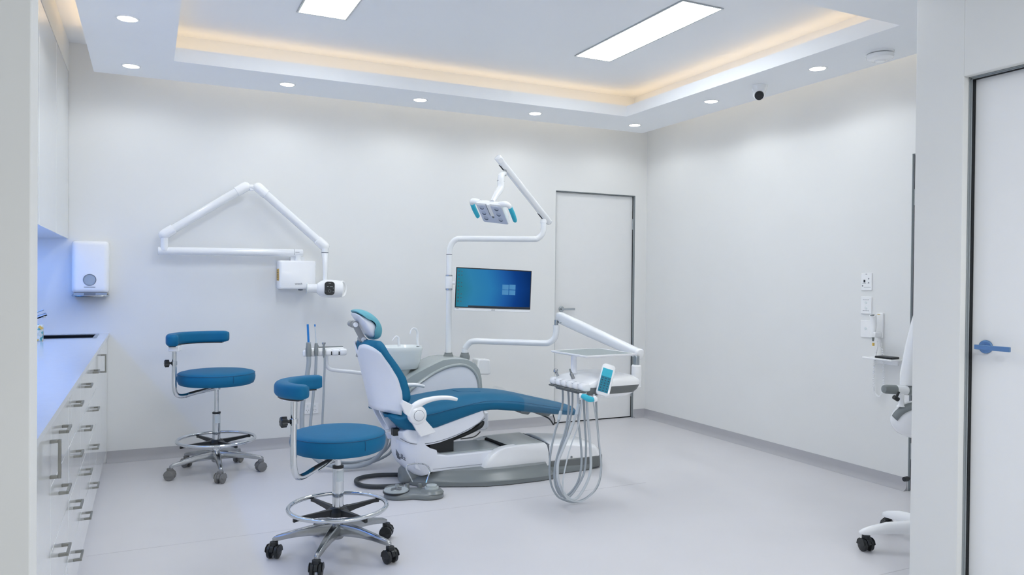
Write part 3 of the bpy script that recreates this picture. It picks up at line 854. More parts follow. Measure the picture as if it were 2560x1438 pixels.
def make_stool(lb, x, y, Rs, z_top, z_bot, Rr, Rc, a_base, spokes, cast_mat, post, pad, z_pad, pad_h, z_hub, z_ring_mark, knob_ang, cast_ang, uph):
    t = thing('operator_stool', lb, 'stool', (0, 0, 0), 'blue operator stools')
    h = z_top - z_bot
    se = MB().lathe([(0.001, z_bot), (Rs * 0.90, z_bot), (Rs * 0.955, z_bot + 0.006), (Rs * 0.99, z_bot + h * 0.35), (Rs, z_bot + h * 0.6), (Rs * 0.985, z_bot + h * 0.92), (Rs * 0.955, z_top + 0.003), (Rs * 0.85, z_top + 0.009), (Rs * 0.55, z_top + 0.014), (0.001, z_top + 0.016)], (0, 0, 0), 56).obj('seat', uph, t, angle=70)
    MB().ring((0, 0, z_top - 0.004), Rs * 0.984, 0.0018, 64, 6).obj('piping', 'seamblue', se)
    MB().tube([(Rs * 1.001 * math.cos(R(-70)), Rs * 1.001 * math.sin(R(-70)), z_bot + h * 0.35), (Rs * 1.0045 * math.cos(R(-70)), Rs * 1.0045 * math.sin(R(-70)), z_bot + h * 0.62), (Rs * 0.99 * math.cos(R(-70)), Rs * 0.99 * math.sin(R(-70)), z_top - 0.008)], 0.0014, 6, 4).obj('stitching', 'seamblue', se)
    MB().lathe([(0.001, z_bot - 0.006), (Rs * 0.72, z_bot - 0.006), (Rs * 0.74, z_bot - 0.0005), (0.001, z_bot - 0.0005)], (0, 0, 0), 40).obj('seat_board', 'black', t)
    # column
    zc_ = z_ring_mark
    MB().lathe([(0.001, z_hub - 0.022), (0.024, z_hub - 0.022), (0.027, z_hub - 0.014), (0.027, z_bot - 0.009), (0.001, z_bot - 0.009)], (0, 0, 0), 28).obj('seat_hub', 'chrome', t)
    MB().cyl((0, 0, zc_), (0, 0, z_hub - 0.018), 0.0145, n=24).obj('gas_rod', 'chrome', t)
    col = MB().lathe([(0.001, 0.11), (0.0255, 0.11), (0.0255, zc_ - 0.008), (0.001, zc_ - 0.008)], (0, 0, 0), 32).obj('column', 'chrome', t)
    MB().lathe([(0.014, -0.009), (0.0265, -0.009), (0.0265, 0.002), (0.014, 0.003)], (0, 0, zc_), 28, cap=False).obj('column_collar', 'black', col)
    lbm = MB()
    cl = []
    for k in range(9):
        a = R(-118 + k * 11)
        cl.append((0.0259 * math.cos(a), 0.0259 * math.sin(a)))
    lbm.sheet([[(p[0], p[1], zc_ - 0.070) for p in cl], [(p[0], p[1], zc_ - 0.018) for p in cl]])
    lo = lbm.obj('printed_label', 'straw_clear', col)
    # foot ring
    zr = 0.222
    fr = MB().ring((0, 0, zr), Rr, 0.0108, 64, 12).obj('foot_ring', 'chrome', t)
    MB().lathe([(0.026, zr - 0.042), (0.048, zr - 0.040), (0.052, zr - 0.018), (0.034, zr + 0.0), (0.026, zr + 0.0)], (0, 0, 0), 28, cap=False).obj('ring_hub', 'black', t)
    for a in spokes:
        a = R(a)
        f = Vector((math.cos(a), math.sin(a), 0))
        s = Vector((-f.y, f.x, 0))
        rings = []
        for r_, zz, w_, hh in ((0.03, zr - 0.022, 0.030, 0.034), (0.10, zr - 0.018, 0.020, 0.024), (Rr - 0.022, zr - 0.014, 0.015, 0.017), (Rr + 0.006, zr - 0.017, 0.014, 0.017)):
            rings.append([f * r_ + s * (w_ * i) + Vector((0, 0, zz + hh * k)) for i, k in ((-0.5, -0.5), (0.5, -0.5), (0.5, 0.5), (-0.5, 0.5))])
        MB().loft(rings).obj('ring_spoke', 'black', t, bevel=0.002)
    MB().cyl((0.05 * math.cos(R(40)), 0.05 * math.sin(R(40)), zr - 0.02), (0.075 * math.cos(R(40)), 0.075 * math.sin(R(40)), zr - 0.02), 0.011, n=12).obj('ring_knob', 'black', t)
    # five-arm base
    MB().lathe([(0.001, 0.072), (0.024, 0.072), (0.030, 0.080), (0.032, 0.10), (0.030, 0.142), (0.027, 0.150), (0.001, 0.150)], (0, 0, 0), 28).obj('base_hub', 'alloy', t)
    for k in range(5):
        a = R(a_base + 72 * k)
        f = Vector((math.cos(a), math.sin(a), 0))
        s = Vector((-f.y, f.x, 0))
        rings = []
        for r_, zt, zb, w_ in ((0.018, 0.146, 0.092, 0.050), (0.06, 0.145, 0.094, 0.046), (0.13, 0.137, 0.096, 0.036), (0.20, 0.122, 0.091, 0.029), (Rc - 0.012, 0.104, 0.080, 0.024), (Rc + 0.004, 0.096, 0.076, 0.022), (Rc + 0.010, 0.088, 0.078, 0.012)):
            rings.append([f * r_ + s * (w_ * i) + Vector((0, 0, zb + (zt - zb) * j)) for i, j in ((-0.5, 0), (0.5, 0), (0.5, 0.72), (0.30, 1.0), (-0.30, 1.0), (-0.5, 0.72))])
        ao = MB().loft(rings).cyl(f * Rc + Vector((0, 0, 0.066)), f * Rc + Vector((0, 0, 0.092)), 0.011, n=16).obj('base_arm', 'alloy', t, bevel=0.002)
        caster(t, f * Rc, R(cast_ang[k]), *cast_mat)
    # back post
    px, py = post
    pv = Vector((px, py, 0))
    pd = pv.normalized()
    zb_ = z_hub - 0.014
    zlow = zb_ - 0.026
    ztop = z_pad - pad_h - 0.034
    pts = [pd * 0.02 + Vector((0, 0, zb_)), pv * 0.5 + Vector((0, 0, (zb_ + zlow) / 2)), pv * 0.78 + Vector((0, 0, zlow)), pv * 0.93 + Vector((0, 0, zlow + 0.010)), pv * 0.99 + Vector((0, 0, zlow + 0.05)), pv + Vector((0, 0, zlow + 0.11)), pv + Vector((0, 0, (zlow + ztop) / 2 + 0.05)), pv + Vector((0, 0, ztop))]
    MB().tube(pts, 0.0142, 18, 6).obj('back_post', 'chrome', t)
    ps = Vector((-pd.y, pd.x, 0))
    MB().tube([ps * 0.012 + pd * 0.03 + Vector((0, 0, zb_ + 0.012)), ps * 0.03 + pd * 0.13 + Vector((0, 0, zb_ - 0.002)), ps * 0.035 + pd * 0.21 + Vector((0, 0, zb_ - 0.014))], 0.0045, 10, 5).obj('height_lever', 'chrome', t)
    zk = ztop - (ztop - zlow) * 0.27
    MB().lathe([(0.0150, -0.012), (0.0185, -0.011), (0.0185, 0.011), (0.0150, 0.012)], pv + Vector((0, 0, zk)), 24).obj('clamp_collar', 'chrome', t)
    kd = Vector((math.cos(R(knob_ang)), math.sin(R(knob_ang)), 0))
    kb = pv + kd * 0.018 + Vector((0, 0, zk))
    e1, e2 = frame_of(kd)
    rings = []
    for dd, rr_ in ((0.012, 0.008), (0.014, 0.0215), (0.036, 0.0225), (0.040, 0.017)):
        rings.append([kb + kd * dd + (e1 * math.cos(2 * PI * j / 42) + e2 * math.sin(2 * PI * j / 42)) * rr_ * (1 + 0.11 * math.cos(7 * 2 * PI * j / 42)) for j in range(42)])
    MB().loft(rings).cyl(kb, kb + kd * 0.014, 0.007, n=12).obj('clamp_knob', 'black', t)
    # curved pad
    (cx, cy), Rp, a0, a1, pw = pad
    n = 30
    rings = []
    for i in range(n + 1):
        s_ = i / n
        a = R(a0 + (a1 - a0) * s_)
        ed = min(s_, 1 - s_) * abs(R(a1 - a0)) * Rp
        k = 1.0 if ed > 0.032 else max(0.18, math.sqrt(max(0.0, 1 - (1 - ed / 0.032) ** 2)))
        o_ = Vector((cx, cy, z_pad - pad_h / 2))
        f = Vector((math.cos(a), math.sin(a), 0))
        rings.append([o_ + f * (Rp + u_ * (0.55 + 0.45 * k)) + Vector((0, 0, w_ * (0.72 + 0.28 * k))) for u_, w_ in rrect(pw, pad_h, 0.021, 5)])
    po = MB().loft(rings).obj('back_pad', uph, t, angle=70)
    rs = []
    for i in range(n + 1):
        a = R(a0 + (a1 - a0) * (0.06 + 0.88 * i / n))
        f = Vector((math.cos(a), math.sin(a), 0))
        rs.append([Vector((cx, cy, z_pad - pad_h)) + f * (Rp + u_) + Vector((0, 0, w_)) for u_, w_ in ((-pw * 0.28, -0.005), (pw * 0.28, -0.005), (pw * 0.28, 0.004), (-pw * 0.28, 0.004))])
    MB().loft(rs).obj('pad_board', 'black', po)
    aa = Vector((px - cx, py - cy, 0)).normalized()
    bs_ = Vector((-aa.y, aa.x, 0))
    MB().obox(pv + aa * -0.004 + Vector((0, 0, z_pad - pad_h - 0.021)), aa, bs_, (0, 0, 1), 0.062, 0.085, 0.034).obj('pad_bracket', 'plastic', t, bevel=0.004)
    t.location = (x, y, 0)
    return t

make_stool('blue round stool with grey casters standing by the back wall below the x-ray arm', 0.418, 5.375, 0.245, 0.668, 0.592, 0.243, 0.293, -17, (25, 115, 205, 295), ('castergrey', 'castergrey'), (-0.262, -0.120), ((-0.045, -0.17), 0.235, 60, 200, 0.068), 0.940, 0.074, 0.575, 0.402, 190, (200, 235, 300, 160, 235), 'lapis')
make_stool('blue round stool with black casters in front of the dental chair', 0.815, 3.56, 0.2215, 0.572, 0.492, 0.2265, 0.285, 23, (20, 110, 200, 290), ('black', 'black'), (-0.245, -0.232), ((-0.145, -0.35), 0.165, 80, 236, 0.068), 0.872, 0.060, 0.470, 0.414, 187, (-30, 60, 235, 250, 290), 'lapis')

# ================================================================== mobile lamp behind the corridor wall
t = thing('mobile_lamp_cart', 'white whitening lamp on a wheeled base, half hidden behind the corridor wall', 'lamp cart', (3.42, 2.385, 0))
C0 = Vector((3.42, 2.385, 0))
MB().lathe([(0.001, 0.085), (0.05, 0.085), (0.058, 0.10), (0.055, 0.15), (0.035, 0.19), (0.026, 0.20), (0.001, 0.20)], C0, 28).obj('hub', 'plastic', t)
for k in range(5):
    a = R(149 - 72 * k)
    f = Vector((math.cos(a), math.sin(a), 0))
    s = Vector((-f.y, f.x, 0))
    rings = []
    for r_, zt, zb, w_ in ((0.03, 0.158, 0.095, 0.07), (0.12, 0.152, 0.094, 0.062), (0.22, 0.138, 0.090, 0.054), (0.30, 0.115, 0.080, 0.048), (0.325, 0.104, 0.079, 0.042), (0.342, 0.092, 0.082, 0.022)):
        rings.append([C0 + f * r_ + s * (w_ * i) + Vector((0, 0, zb + (zt - zb) * j)) for i, j in ((-0.42, 0), (0.42, 0), (0.5, 0.4), (0.36, 0.85), (0.14, 1.0), (-0.14, 1.0), (-0.36, 0.85), (-0.5, 0.4))])
    MB().loft(rings).obj('base_leg', 'plastic', t, angle=60)
    caster(t, C0 + f * 0.315, R((255, 330, 40, 100, 200)[k]), 'black', 'black')
MB().cyl(C0 + Vector((0, 0, 0.18)), C0 + Vector((0, 0, 1.02)), 0.022, n=24).obj('pole', 'enamel', t)
# arm shell, grip bar and lamp head hang on the near side of the pole
a0 = Vector((3.4785, 2.5200, 1.1627))
a1 = Vector((3.4689, 2.5600, 0.7888))
rings = []
for s_, w_ in ((0, 0.022), (0.15, 0.032), (0.5, 0.048), (0.85, 0.056), (1.0, 0.050)):
    c = a0.lerp(a1, s_)
    rings.append([c + Vector((a, b, 0)) for a, b in rrect(w_ * 1.7, w_ * 1.3, w_ * 0.5)])
MB().loft(rings).obj('lamp_arm', 'plastic', t, angle=60)
MB().tube([C0 + Vector((0, 0, 1.02)), C0 + Vector((0.03, 0.02, 1.12)), a0 + Vector((0.03, -0.01, 0.06)), a0 + Vector((0, 0, 0.0))], 0.02, 16, 6).obj('boom', 'enamel', t)
g0, g1 = Vector((3.3063, 2.5800, 0.7728)), Vector((3.4261, 2.5500, 0.7642))
gd = (g1 - g0).normalized()
MB().lathe([(0.001, 0), (0.019, 0.003), (0.0225, 0.016), (0.024, 0.07), (0.001, 0.07)], g0, 24, gd).obj('left_grip', 'midgrey', t, angle=60)
MB().cyl(g0 + gd * 0.058, g0 + gd * 0.135, 0.0235, n=24).obj('grip_sleeve', 'plastic', t, bevel=0.003)
MB().lathe([(0.001, 0.133), (0.024, 0.133), (0.0225, 0.186), (0.016, 0.2), (0.001, 0.202)], g0, 24, gd).obj('right_grip', 'midgrey', t, angle=60)
nk = g0 + gd * 0.105
MB().lathe([(0.013, -0.015), (0.012, -0.055), (0.015, -0.072), (0.024, -0.082)], nk, 24, cap=False).obj('lamp_neck', 'plastic', t)
hc = Vector((3.4885, 2.5450, 0.6157))
nd = Vector((-0.45, -0.75, -0.48)).normalized()
MB().lathe([(0.001, -0.075), (0.045, -0.070), (0.085, -0.045), (0.106, -0.005), (0.108, 0.012), (0.100, 0.024), (0.088, 0.020), (0.086, 0.004), (0.001, -0.002)], hc, 44, -nd).obj('lamp_head', 'plastic', t, angle=60)
e1, e2 = frame_of(nd)
rows = []
ang0 = None
upv = (Vector((-0.75, 0.1, 0.66)) - nd * Vector((-0.75, 0.1, 0.66)).dot(nd)).normalized()
sd = nd.cross(upv)
for rr_, hh in ((0.094, 0.036), (0.103, 0.018), (0.1085, 0.0)):
    rows.append([hc + nd * (hh + 0.002) + (upv * math.cos(a) + sd * math.sin(a)) * (rr_ + 0.002) for a in [R(-36 + 6 * k) for k in range(13)]])
MB().sheet(rows).obj('grey_inlay', 'midgrey', t, solid=0.004)
kp = Vector((3.3223, 2.5200, 0.7346))
MB().cyl(kp - gd * 0.012 + Vector((0, 0, 0.006)), kp + gd * 0.012 - Vector((0, 0, 0.006)), 0.011, n=14).cyl(kp, kp + Vector((0.02, 0.0, 0.03)), 0.006, n=10).obj('knob', 'black', t)

# ================================================================== dental chair
YC = 4.70
YB = 4.63
chair = thing('dental_chair', 'reclining blue and white dental chair in the middle of the room', 'dental chair', (2.1, YC, 0))

def sring(x, zt, zb, w, p=0.42, n=32, yc=YC):
    """soft cushion section in the y-z plane"""
    out = []
    for j in range(n):
        a = 2 * PI * j / n
        cy, cz = math.cos(a), math.sin(a)
        y = math.copysign(abs(cy) ** p, cy) * w
        zz = math.copysign(abs(cz) ** p, cz)
        out.append(Vector((x, yc + y, (zt + zb) / 2 + zz * (zt - zb) / 2)))
    return out

# floor plate
pl = [(1.47, 4.60), (1.52, 4.50), (1.66, 4.42), (1.80, 4.36), (1.92, 4.315), (2.08, 4.295), (2.30, 4.295), (2.40, 4.31), (2.43, 4.40), (2.74, 4.42), (2.85, 4.47), (2.90, 4.56)]
pl = pl + [(x, 2 * YB - y) for x, y in reversed(pl)]
def shrink(poly, k):
    cx = sum(p[0] for p in poly) / len(poly)
    return [(cx + (x - cx) * (1 - k / 0.75), YB + (y - YB) * (1 - k / 0.32)) for x, y in poly]
rings = [[(x, y, z) for x, y in shrink(pl, k)] for z, k in ((0.004, 0.004), (0.030, 0.0), (0.038, 0.006), (0.055, 0.040), (0.075, 0.060), (0.090, 0.070))]
MB().loft(rings).obj('floor_plate', 'casegrey', chair, angle=40)
ft = MB()
ft.bx(1.75, 1.84, 4.40, 4.50, 0.0005, 0.006).bx(2.12, 2.33, 4.31, 4.40, 0.0005, 0.006).bx(2.55, 2.80, 4.46, 4.60, 0.0005, 0.006).bx(1.75, 1.84, 4.80, 4.87, 0.0005, 0.006).bx(2.12, 2.33, 4.86, 4.93, 0.0005, 0.006)
ft.obj('levelling_pads', 'black', chair)
# front of the floor plate, grey foot below the nose
MB().loft([sring(x, zt, 0.006, w, 0.7, yc=YB) for x, zt, w in ((1.455, 0.06, 0.05), (1.465, 0.09, 0.075), (1.49, 0.112, 0.09), (1.56, 0.100, 0.10), (1.66, 0.075, 0.12))]).obj('plate_toe', 'midgrey', chair, angle=70)
MB().bx(1.56, 2.08, 4.50, 4.78, 0.07, 0.10).obj('base_shadow', 'gap', chair)  # dark block stands in for the shade between lift arm and plate
# lifting arm, white box with a nose
YN = 4.475
w0 = YB + 0.02 - YN
prof_arm = [(1.50, 0.20), (1.50, 0.12), (1.56, 0.082), (2.10, 0.076), (2.14, 0.13), (2.12, 0.188), (1.72, 0.186), (1.60, 0.21)]
rings = []
for k in range(13):
    s_ = -1 + 2 * k / 12
    q = 1 - 0.09 * abs(s_) ** 6
    rings.append([(x, YB + 0.02 + s_ * w0, 0.15 + (z - 0.15) * q) for x, z in prof_arm])
arm_o = MB().loft(rings).obj('lift_arm', 'plastic2', chair, bevel=0.008, seg=3)
# nose cover and body of the lift under the seat, with the emblem
nose = [(1.425, 0.335), (1.424, 0.29), (1.420, 0.22), (1.428, 0.165), (1.455, 0.120), (1.50, 0.075), (1.535, 0.060), (1.585, 0.085), (1.625, 0.150), (1.645, 0.205), (1.632, 0.226), (1.56, 0.240), (1.49, 0.265), (1.46, 0.32)]
rings = []
for k in range(33):
    s_ = -1 + 2 * k / 32
    q = 1 - 0.48 * abs(s_) ** 4
    rings.append([(1.645 + (x - 1.645) * q, YB + 0.02 + s_ * (w0 + 0.012), z if z > 0.24 else 0.24 + (z - 0.24) * (1 - 0.12 * abs(s_) ** 6)) for x, z in nose])
no = MB().loft(rings).obj('nose_cover', 'plastic2', chair, angle=50)
MB().bx(1.575, 2.06, YN - 0.0012, YN + 0.004, 0.1045, 0.1065).obj('panel_joint', 'recess', arm_o)
em = MB()
ex, ez_ = Vector((0.72, -0.69, 0)).normalized(), Vector((0, 0, 1))
ec = Vector((1.4234, 4.5250, 0.2079))
for a, b, c_, d_ in ((-0.030, 0.030, 0.014, -0.002), (-0.024, 0.012, 0.030, -0.030)):
    pass
fn = Vector((-0.69, -0.72, 0)).normalized()
def epoly(pts):
    return [ec + ex * a + ez_ * b for a, b in pts], [ec + ex * a + ez_ * b + fn * 0.004 for a, b in pts]
for pts in ([(-0.030, 0.030), (-0.006, -0.002), (-0.010, -0.024), (-0.028, -0.004)], [(-0.024, -0.004), (0.002, -0.020), (0.0, -0.034), (-0.020, -0.024)], [(0.004, 0.004), (0.008, 0.002), (0.008, -0.026), (0.004, -0.024)], [(0.013, 0.0), (0.017, -0.002), (0.017, -0.028), (0.013, -0.026)], [(0.022, -0.014), (0.034, -0.020), (0.034, -0.026), (0.022, -0.020)], [(0.022, -0.026), (0.036, -0.032), (0.036, -0.037), (0.022, -0.031)]):
    p_, q_ = epoly(pts)
    em.loft([p_, q_])
em.obj('emblem', 'ink', no)
# rear cover: white flanks, grey crown between them
YR = 4.43
wr_ = YB - YR
flank = [(1.945, 0.062), (1.952, 0.095), (1.970, 0.130), (2.000, 0.165), (2.045, 0.192), (2.10, 0.208), (2.20, 0.214), (2.395, 0.214), (2.412, 0.20), (2.425, 0.15), (2.430, 0.062)]
for sd_ in (-1, 1):
    rings = []
    for dy, k in ((-0.004, 0.972), (0.0, 0.988), (0.010, 1.0), (0.060, 1.0)):
        rings.append([(2.19 + (x - 2.19) * k, YB + sd_ * (wr_ - dy), 0.062 + (z - 0.062) * k) for x, z in flank])
    MB().loft(rings).obj('rear_flank', 'plastic', chair, angle=50)
body = [(2.115, 0.066), (2.115, 0.2095), (2.20, 0.2145), (2.395, 0.2145), (2.415, 0.20), (2.428, 0.15), (2.432, 0.066)]
rings = []
for k in range(9):
    s_ = -1 + 2 * k / 8
    rings.append([(x + (0.035 * (1 - s_) / 2 if x < 2.15 else 0) , YB + s_ * (wr_ - 0.02), z) for x, z in body])
MB().loft(rings).obj('rear_cover', 'grey', chair, bevel=0.006, angle=40)
MB().loft([[(x + (0.035 * (1 - s_) / 2), YB + s_ * (wr_ - 0.022), z) for x, z in ((2.100, 0.186), (2.113, 0.186), (2.113, 0.2100), (2.100, 0.2040))] for s_ in (-1, 0, 1)]).obj('cover_gap', 'gap', chair)
MB().loft([[(x, YB + s_ * (wr_ - 0.014), z) for x, z in ((2.405, 0.07), (2.440, 0.07), (2.440, 0.200), (2.420, 0.206))] for s_ in (-1, 1)]).obj('tail_gap', 'recess', chair)
tail = [(2.438, 0.072), (2.432, 0.212), (2.50, 0.208), (2.62, 0.197), (2.74, 0.180), (2.82, 0.160), (2.855, 0.128), (2.862, 0.10), (2.862, 0.084)]
rings = []
for k in range(15):
    s_ = -1 + 2 * k / 14
    q = 1 - 0.10 * abs(s_) ** 6
    top_ = 0.020 * (1 - s_ * s_)
    rings.append([(2.44 + (x - 2.44) * q, YB + s_ * (wr_ - 0.004), z + (0.3 * top_ if z > 0.11 else 0) - (0.016 * abs(s_) ** 6 if z > 0.11 else 0)) for x, z in tail])
MB().loft(rings).obj('tail_cover', 'plastic', chair, bevel=0.008, seg=3, angle=40)
rings = []
for x, w_ in ((2.44, 0.206), (2.70, 0.206), (2.81, 0.198), (2.86, 0.178), (2.872, 0.15)):
    rings.append([(x, YB - w_, 0.014), (x, YB + w_, 0.014), (x, YB + w_, 0.088), (x, YB - w_, 0.088)])
MB().loft(rings).obj('tail_skirt', 'darkgrey', chair, bevel=0.004)
for x, z in ((2.06, 0.092), (2.60, 0.100)):
    MB().cyl((x, YR + 0.012 if x > 2.4 else YR + 0.006, z), (x, YR - 0.003, z), 0.007, n=14).obj('cover_screw', 'midgrey', chair)
# bellows and darks between arm and seat
MB().bx(1.66, 2.12, 4.50, 4.80, 0.184, 0.194).obj('arm_top_plate', 'grey', chair, bevel=0.004)
MB().bx(1.62, 1.78, 4.53, 4.82, 0.19, 0.29).obj('lift_block', 'black', chair)
MB().tube([(1.80, 4.62, 0.255), (1.90, 4.60, 0.285), (1.985, 4.58, 0.335), (2.005, 4.58, 0.365)], [0.016, 0.012, 0.020, 0.012], 10, 5).tube([(1.84, 4.56, 0.262), (1.93, 4.55, 0.270), (1.975, 4.55, 0.300)], 0.004, 8, 5).obj('cable_bundle', 'black', chair)
# white tub under the seat cushion
tub = [(1.395, 0.352), (1.400, 0.322), (1.425, 0.284), (1.48, 0.254), (1.55, 0.244), (1.66, 0.255), (1.78, 0.287), (1.90, 0.332), (1.97, 0.375), (2.005, 0.418), (1.99, 0.462), (1.80, 0.41), (1.64, 0.364), (1.52, 0.350), (1.43, 0.366)]
rings = []
for k in range(13):
    s_ = -1 + 2 * k / 12
    q = 1 - 0.10 * abs(s_) ** 5
    rings.append([(1.66 + (x - 1.66) * q, YC + s_ * 0.228, 0.40 + (z - 0.40) * q) for x, z in tub])
tb = MB().loft(rings).obj('seat_tub', 'plastic2', chair, bevel=0.008, seg=3, angle=40)
ln = [(1.405, 0.318), (1.47, 0.283), (1.57, 0.272), (1.68, 0.285), (1.80, 0.318), (1.92, 0.368), (1.975, 0.405)]
MB().tube([(x, YC - 0.2275, z) for x, z in ln], 0.0022, 6, 5).obj('tub_joint', 'recess', tb)
# lug at the back of the tub
MB().bx(1.375, 1.415, 4.52, 4.57, 0.325, 0.37).obj('back_hinge', 'black', chair, bevel=0.004)
MB().tube([(1.21, 4.60, 0.335), (1.29, 4.60, 0.338), (1.40, 4.60, 0.350)], 0.010, 10, 4).obj('recline_link', 'enamel', chair)
for yy in (4.62, 4.80):
    MB().prism([(1.300, 0.535), (1.345, 0.535), (1.365, 0.47), (1.425, 0.36), (1.462, 0.26), (1.425, 0.25), (1.395, 0.315), (1.35, 0.395), (1.315, 0.46)], yy - 0.012, yy + 0.012, 'Y').obj('back_bracket', 'plastic2', chair, bevel=0.003)

# seat cushion
ct = [(1.315, 0.478), (1.33, 0.492), (1.40, 0.502), (1.48, 0.512), (1.58, 0.530), (1.70, 0.547), (1.80, 0.556), (1.90, 0.561), (2.00, 0.558), (2.10, 0.551), (2.20, 0.538), (2.30, 0.518), (2.40, 0.492), (2.55, 0.455), (2.68, 0.422), (2.71, 0.412)]
cb = [(1.315, 0.462), (1.33, 0.440), (1.36, 0.392), (1.43, 0.352), (1.52, 0.335), (1.64, 0.346), (1.80, 0.392), (1.98, 0.444), (2.06, 0.442), (2.255, 0.415), (2.45, 0.386), (2.68, 0.356), (2.71, 0.364)]
cw = [(1.315, 0.185), (1.335, 0.220), (1.38, 0.238), (1.60, 0.246), (2.0, 0.246), (2.2, 0.236), (2.45, 0.210), (2.66, 0.192), (2.695, 0.180), (2.71, 0.165)]
rings = []
xs = [1.315, 1.325, 1.345, 1.375, 1.42] + [1.42 + 0.06 * k for k in range(1, 21)] + [2.65, 2.675, 2.692, 2.705, 2.71]
for x in xs:
    zt, zb, w_ = interp(ct, x), interp(cb, x), interp(cw, x)
    ring = []
    n = 44
    for j in range(n):
        a = 2 * PI * j / n
        cy, cz = math.cos(a), math.sin(a)
        y = math.copysign(abs(cy) ** 0.42, cy)
        zz = math.copysign(abs(cz) ** 0.50, cz)
        z = (zt + zb) / 2 + zz * (zt - zb) / 2
        if zz > 0:   # shallow trough between the side bolsters, sides rolling down
            z -= zz * (0.020 * math.exp(-(y / 0.45) ** 2) * math.exp(-((x - 1.75) / 0.28) ** 2) + 0.055 * abs(y) ** 4)
        ring.append(Vector((x + 0.075 * (1 - y * y) * max(0.0, (1.5 - x) / 0.185), YC + y * w_, z)))
    rings.append(ring)
for at_, sg in ((0, -1), (len(rings), 1)):
    src_ = rings[0] if at_ == 0 else rings[-1]
    cen = sum(src_, Vector()) / len(src_)
    rings.insert(at_, [cen + (p - cen) * 0.35 + Vector((sg * 0.004 + (0.35 * (cen.x - p.x) if at_ == 0 else 0), 0, 0)) for p in src_])
seat = MB().loft(rings).obj('seat_cushion', 'blue2', chair, angle=80)
cr_ = []
for x in [1.44 + 0.04 * k for k in range(31)]:
    zt, zb, w_ = interp(ct, x), interp(cb, x), interp(cw, x)
    cr_.append((x, YC - w_ * 1.001, (zt + zb) / 2 + (zt - zb) * 0.06 + 0.008))
MB().tube(cr_, 0.0022, 6, 2).obj('side_seam', 'seamblue', seat)
# seams of the top panel
def top_z(x, y):
    zt, zb = interp(ct, x), interp(cb, x)
    yy = (y - YC) / interp(cw, x)
    zz = (max(0.0, 1 - abs(yy) ** (2 / 0.42))) ** 0.25
    z = (zt + zb) / 2 + zz * (zt - zb) / 2
    return z - zz * (0.020 * math.exp(-(yy / 0.45) ** 2) * math.exp(-((x - 1.75) / 0.28) ** 2) + 0.055 * abs(yy) ** 4)
sp_ = [(1.90, 4.95), (1.86, 4.88), (1.865, 4.78), (1.90, 4.70), (1.95, 4.66), (2.02, 4.655)]
MB().tube([(x, y, top_z(x, y) - 0.0005) for x, y in sp_], 0.0022, 6, 5).obj('panel_seam', 'seamblue', seat)
# clear vinyl over the foot end
rings = []
for x in (2.255, 2.26, 2.32, 2.40, 2.48, 2.56, 2.64, 2.685, 2.710, 2.719):
    zt, zb, w_ = interp(ct, x) + 0.004, interp(cb, x) - 0.004, interp(cw, x) + 0.005
    rings.append(sring(x, zt - 0.010, zb, w_, 0.40))
MB().loft(rings, cap=False).obj('clear_foot_cover', 'clearfilm', chair, angle=80)
ruf = []
for k in range(24):
    x = 2.22 + 0.020 * k
    ruf.append([(x, YC + b, interp(ct, x) - 0.030 + h * (0.85 + 0.12 * math.sin(k * 0.9) + 0.05 * math.sin(k * 2.3)) * (1 - 0.012 * k)) for b, h in ((0.10, 0.022), (0.135, 0.036), (0.165, 0.046), (0.185, 0.046), (0.20, 0.034), (0.212, 0.0))])
MB().sheet(ruf).obj('crumpled_cover_edge', 'clearfilm', chair, angle=80)
for x0, x1 in ((2.275, 2.36), (2.42, 2.52)):
    z_ = interp(cb, x0)
    MB().prism([(x0, z_ + 0.01), (x0 + 0.012, z_ - 0.018), (x1 - 0.02, z_ - 0.030), (x1, z_ - 0.012), (x1, z_ - 0.002)], 4.57, 4.83, 'Y').obj('leg_rest_block', 'midgrey', chair, bevel=0.004)
MB().tube([(2.44, 4.58, 0.376), (2.50, 4.57, 0.345), (2.535, 4.57, 0.300)], 0.005, 8, 4).tube([(2.53, 4.57, 0.372), (2.545, 4.57, 0.33), (2.537, 4.57, 0.300)], 0.004, 8, 4).obj('leg_rest_strut', 'rubber', chair)

# backrest: white shell behind, blue cushion in front
SZ = [0.515, 0.56, 0.60, 0.65, 0.69, 0.735, 0.78, 0.82, 0.85, 0.875]
Sx = [(0.50, 1.280), (0.515, 1.277), (0.60, 1.256), (0.69, 1.234), (0.78, 1.212), (0.84, 1.197), (0.90, 1.183), (0.94, 1.174)]
Ed = [(0.46, 1.412), (0.50, 1.415), (0.53, 1.418), (0.60, 1.414), (0.69, 1.386), (0.74, 1.356), (0.78, 1.330), (0.82, 1.300), (0.86, 1.272), (0.90, 1.256), (0.94, 1.25)]
Wd = [(0.46, 0.228), (0.52, 0.232), (0.60, 0.236), (0.69, 0.236), (0.78, 0.232), (0.84, 0.226), (0.875, 0.22), (0.90, 0.212), (0.94, 0.19)]
def shell_pt(z, s_):
    return interp(Sx, z) + (interp(Ed, z) - interp(Sx, z)) * abs(s_) ** 2.2
rows = []
NS = 32
for i in range(17):
    u_ = i / 16
    row = []
    for j in range(NS + 1):
        s_ = -1 + 2 * j / NS
        hump = 0.047 * max(0.0, 1 - ((abs(s_) - 0.55) / 0.45) ** 2) ** 0.7
        zt = 0.848 + hump
        zb = 0.484 - 0.022 * s_ * s_
        z = zb + (zt - zb) * u_
        row.append((shell_pt(z, s_), YC + s_ * interp(Wd, z), z))
    rows.append(row)
MB().sheet(rows).obj('back_shell', 'plastic2', chair, solid=0.010, angle=60)
rings = []
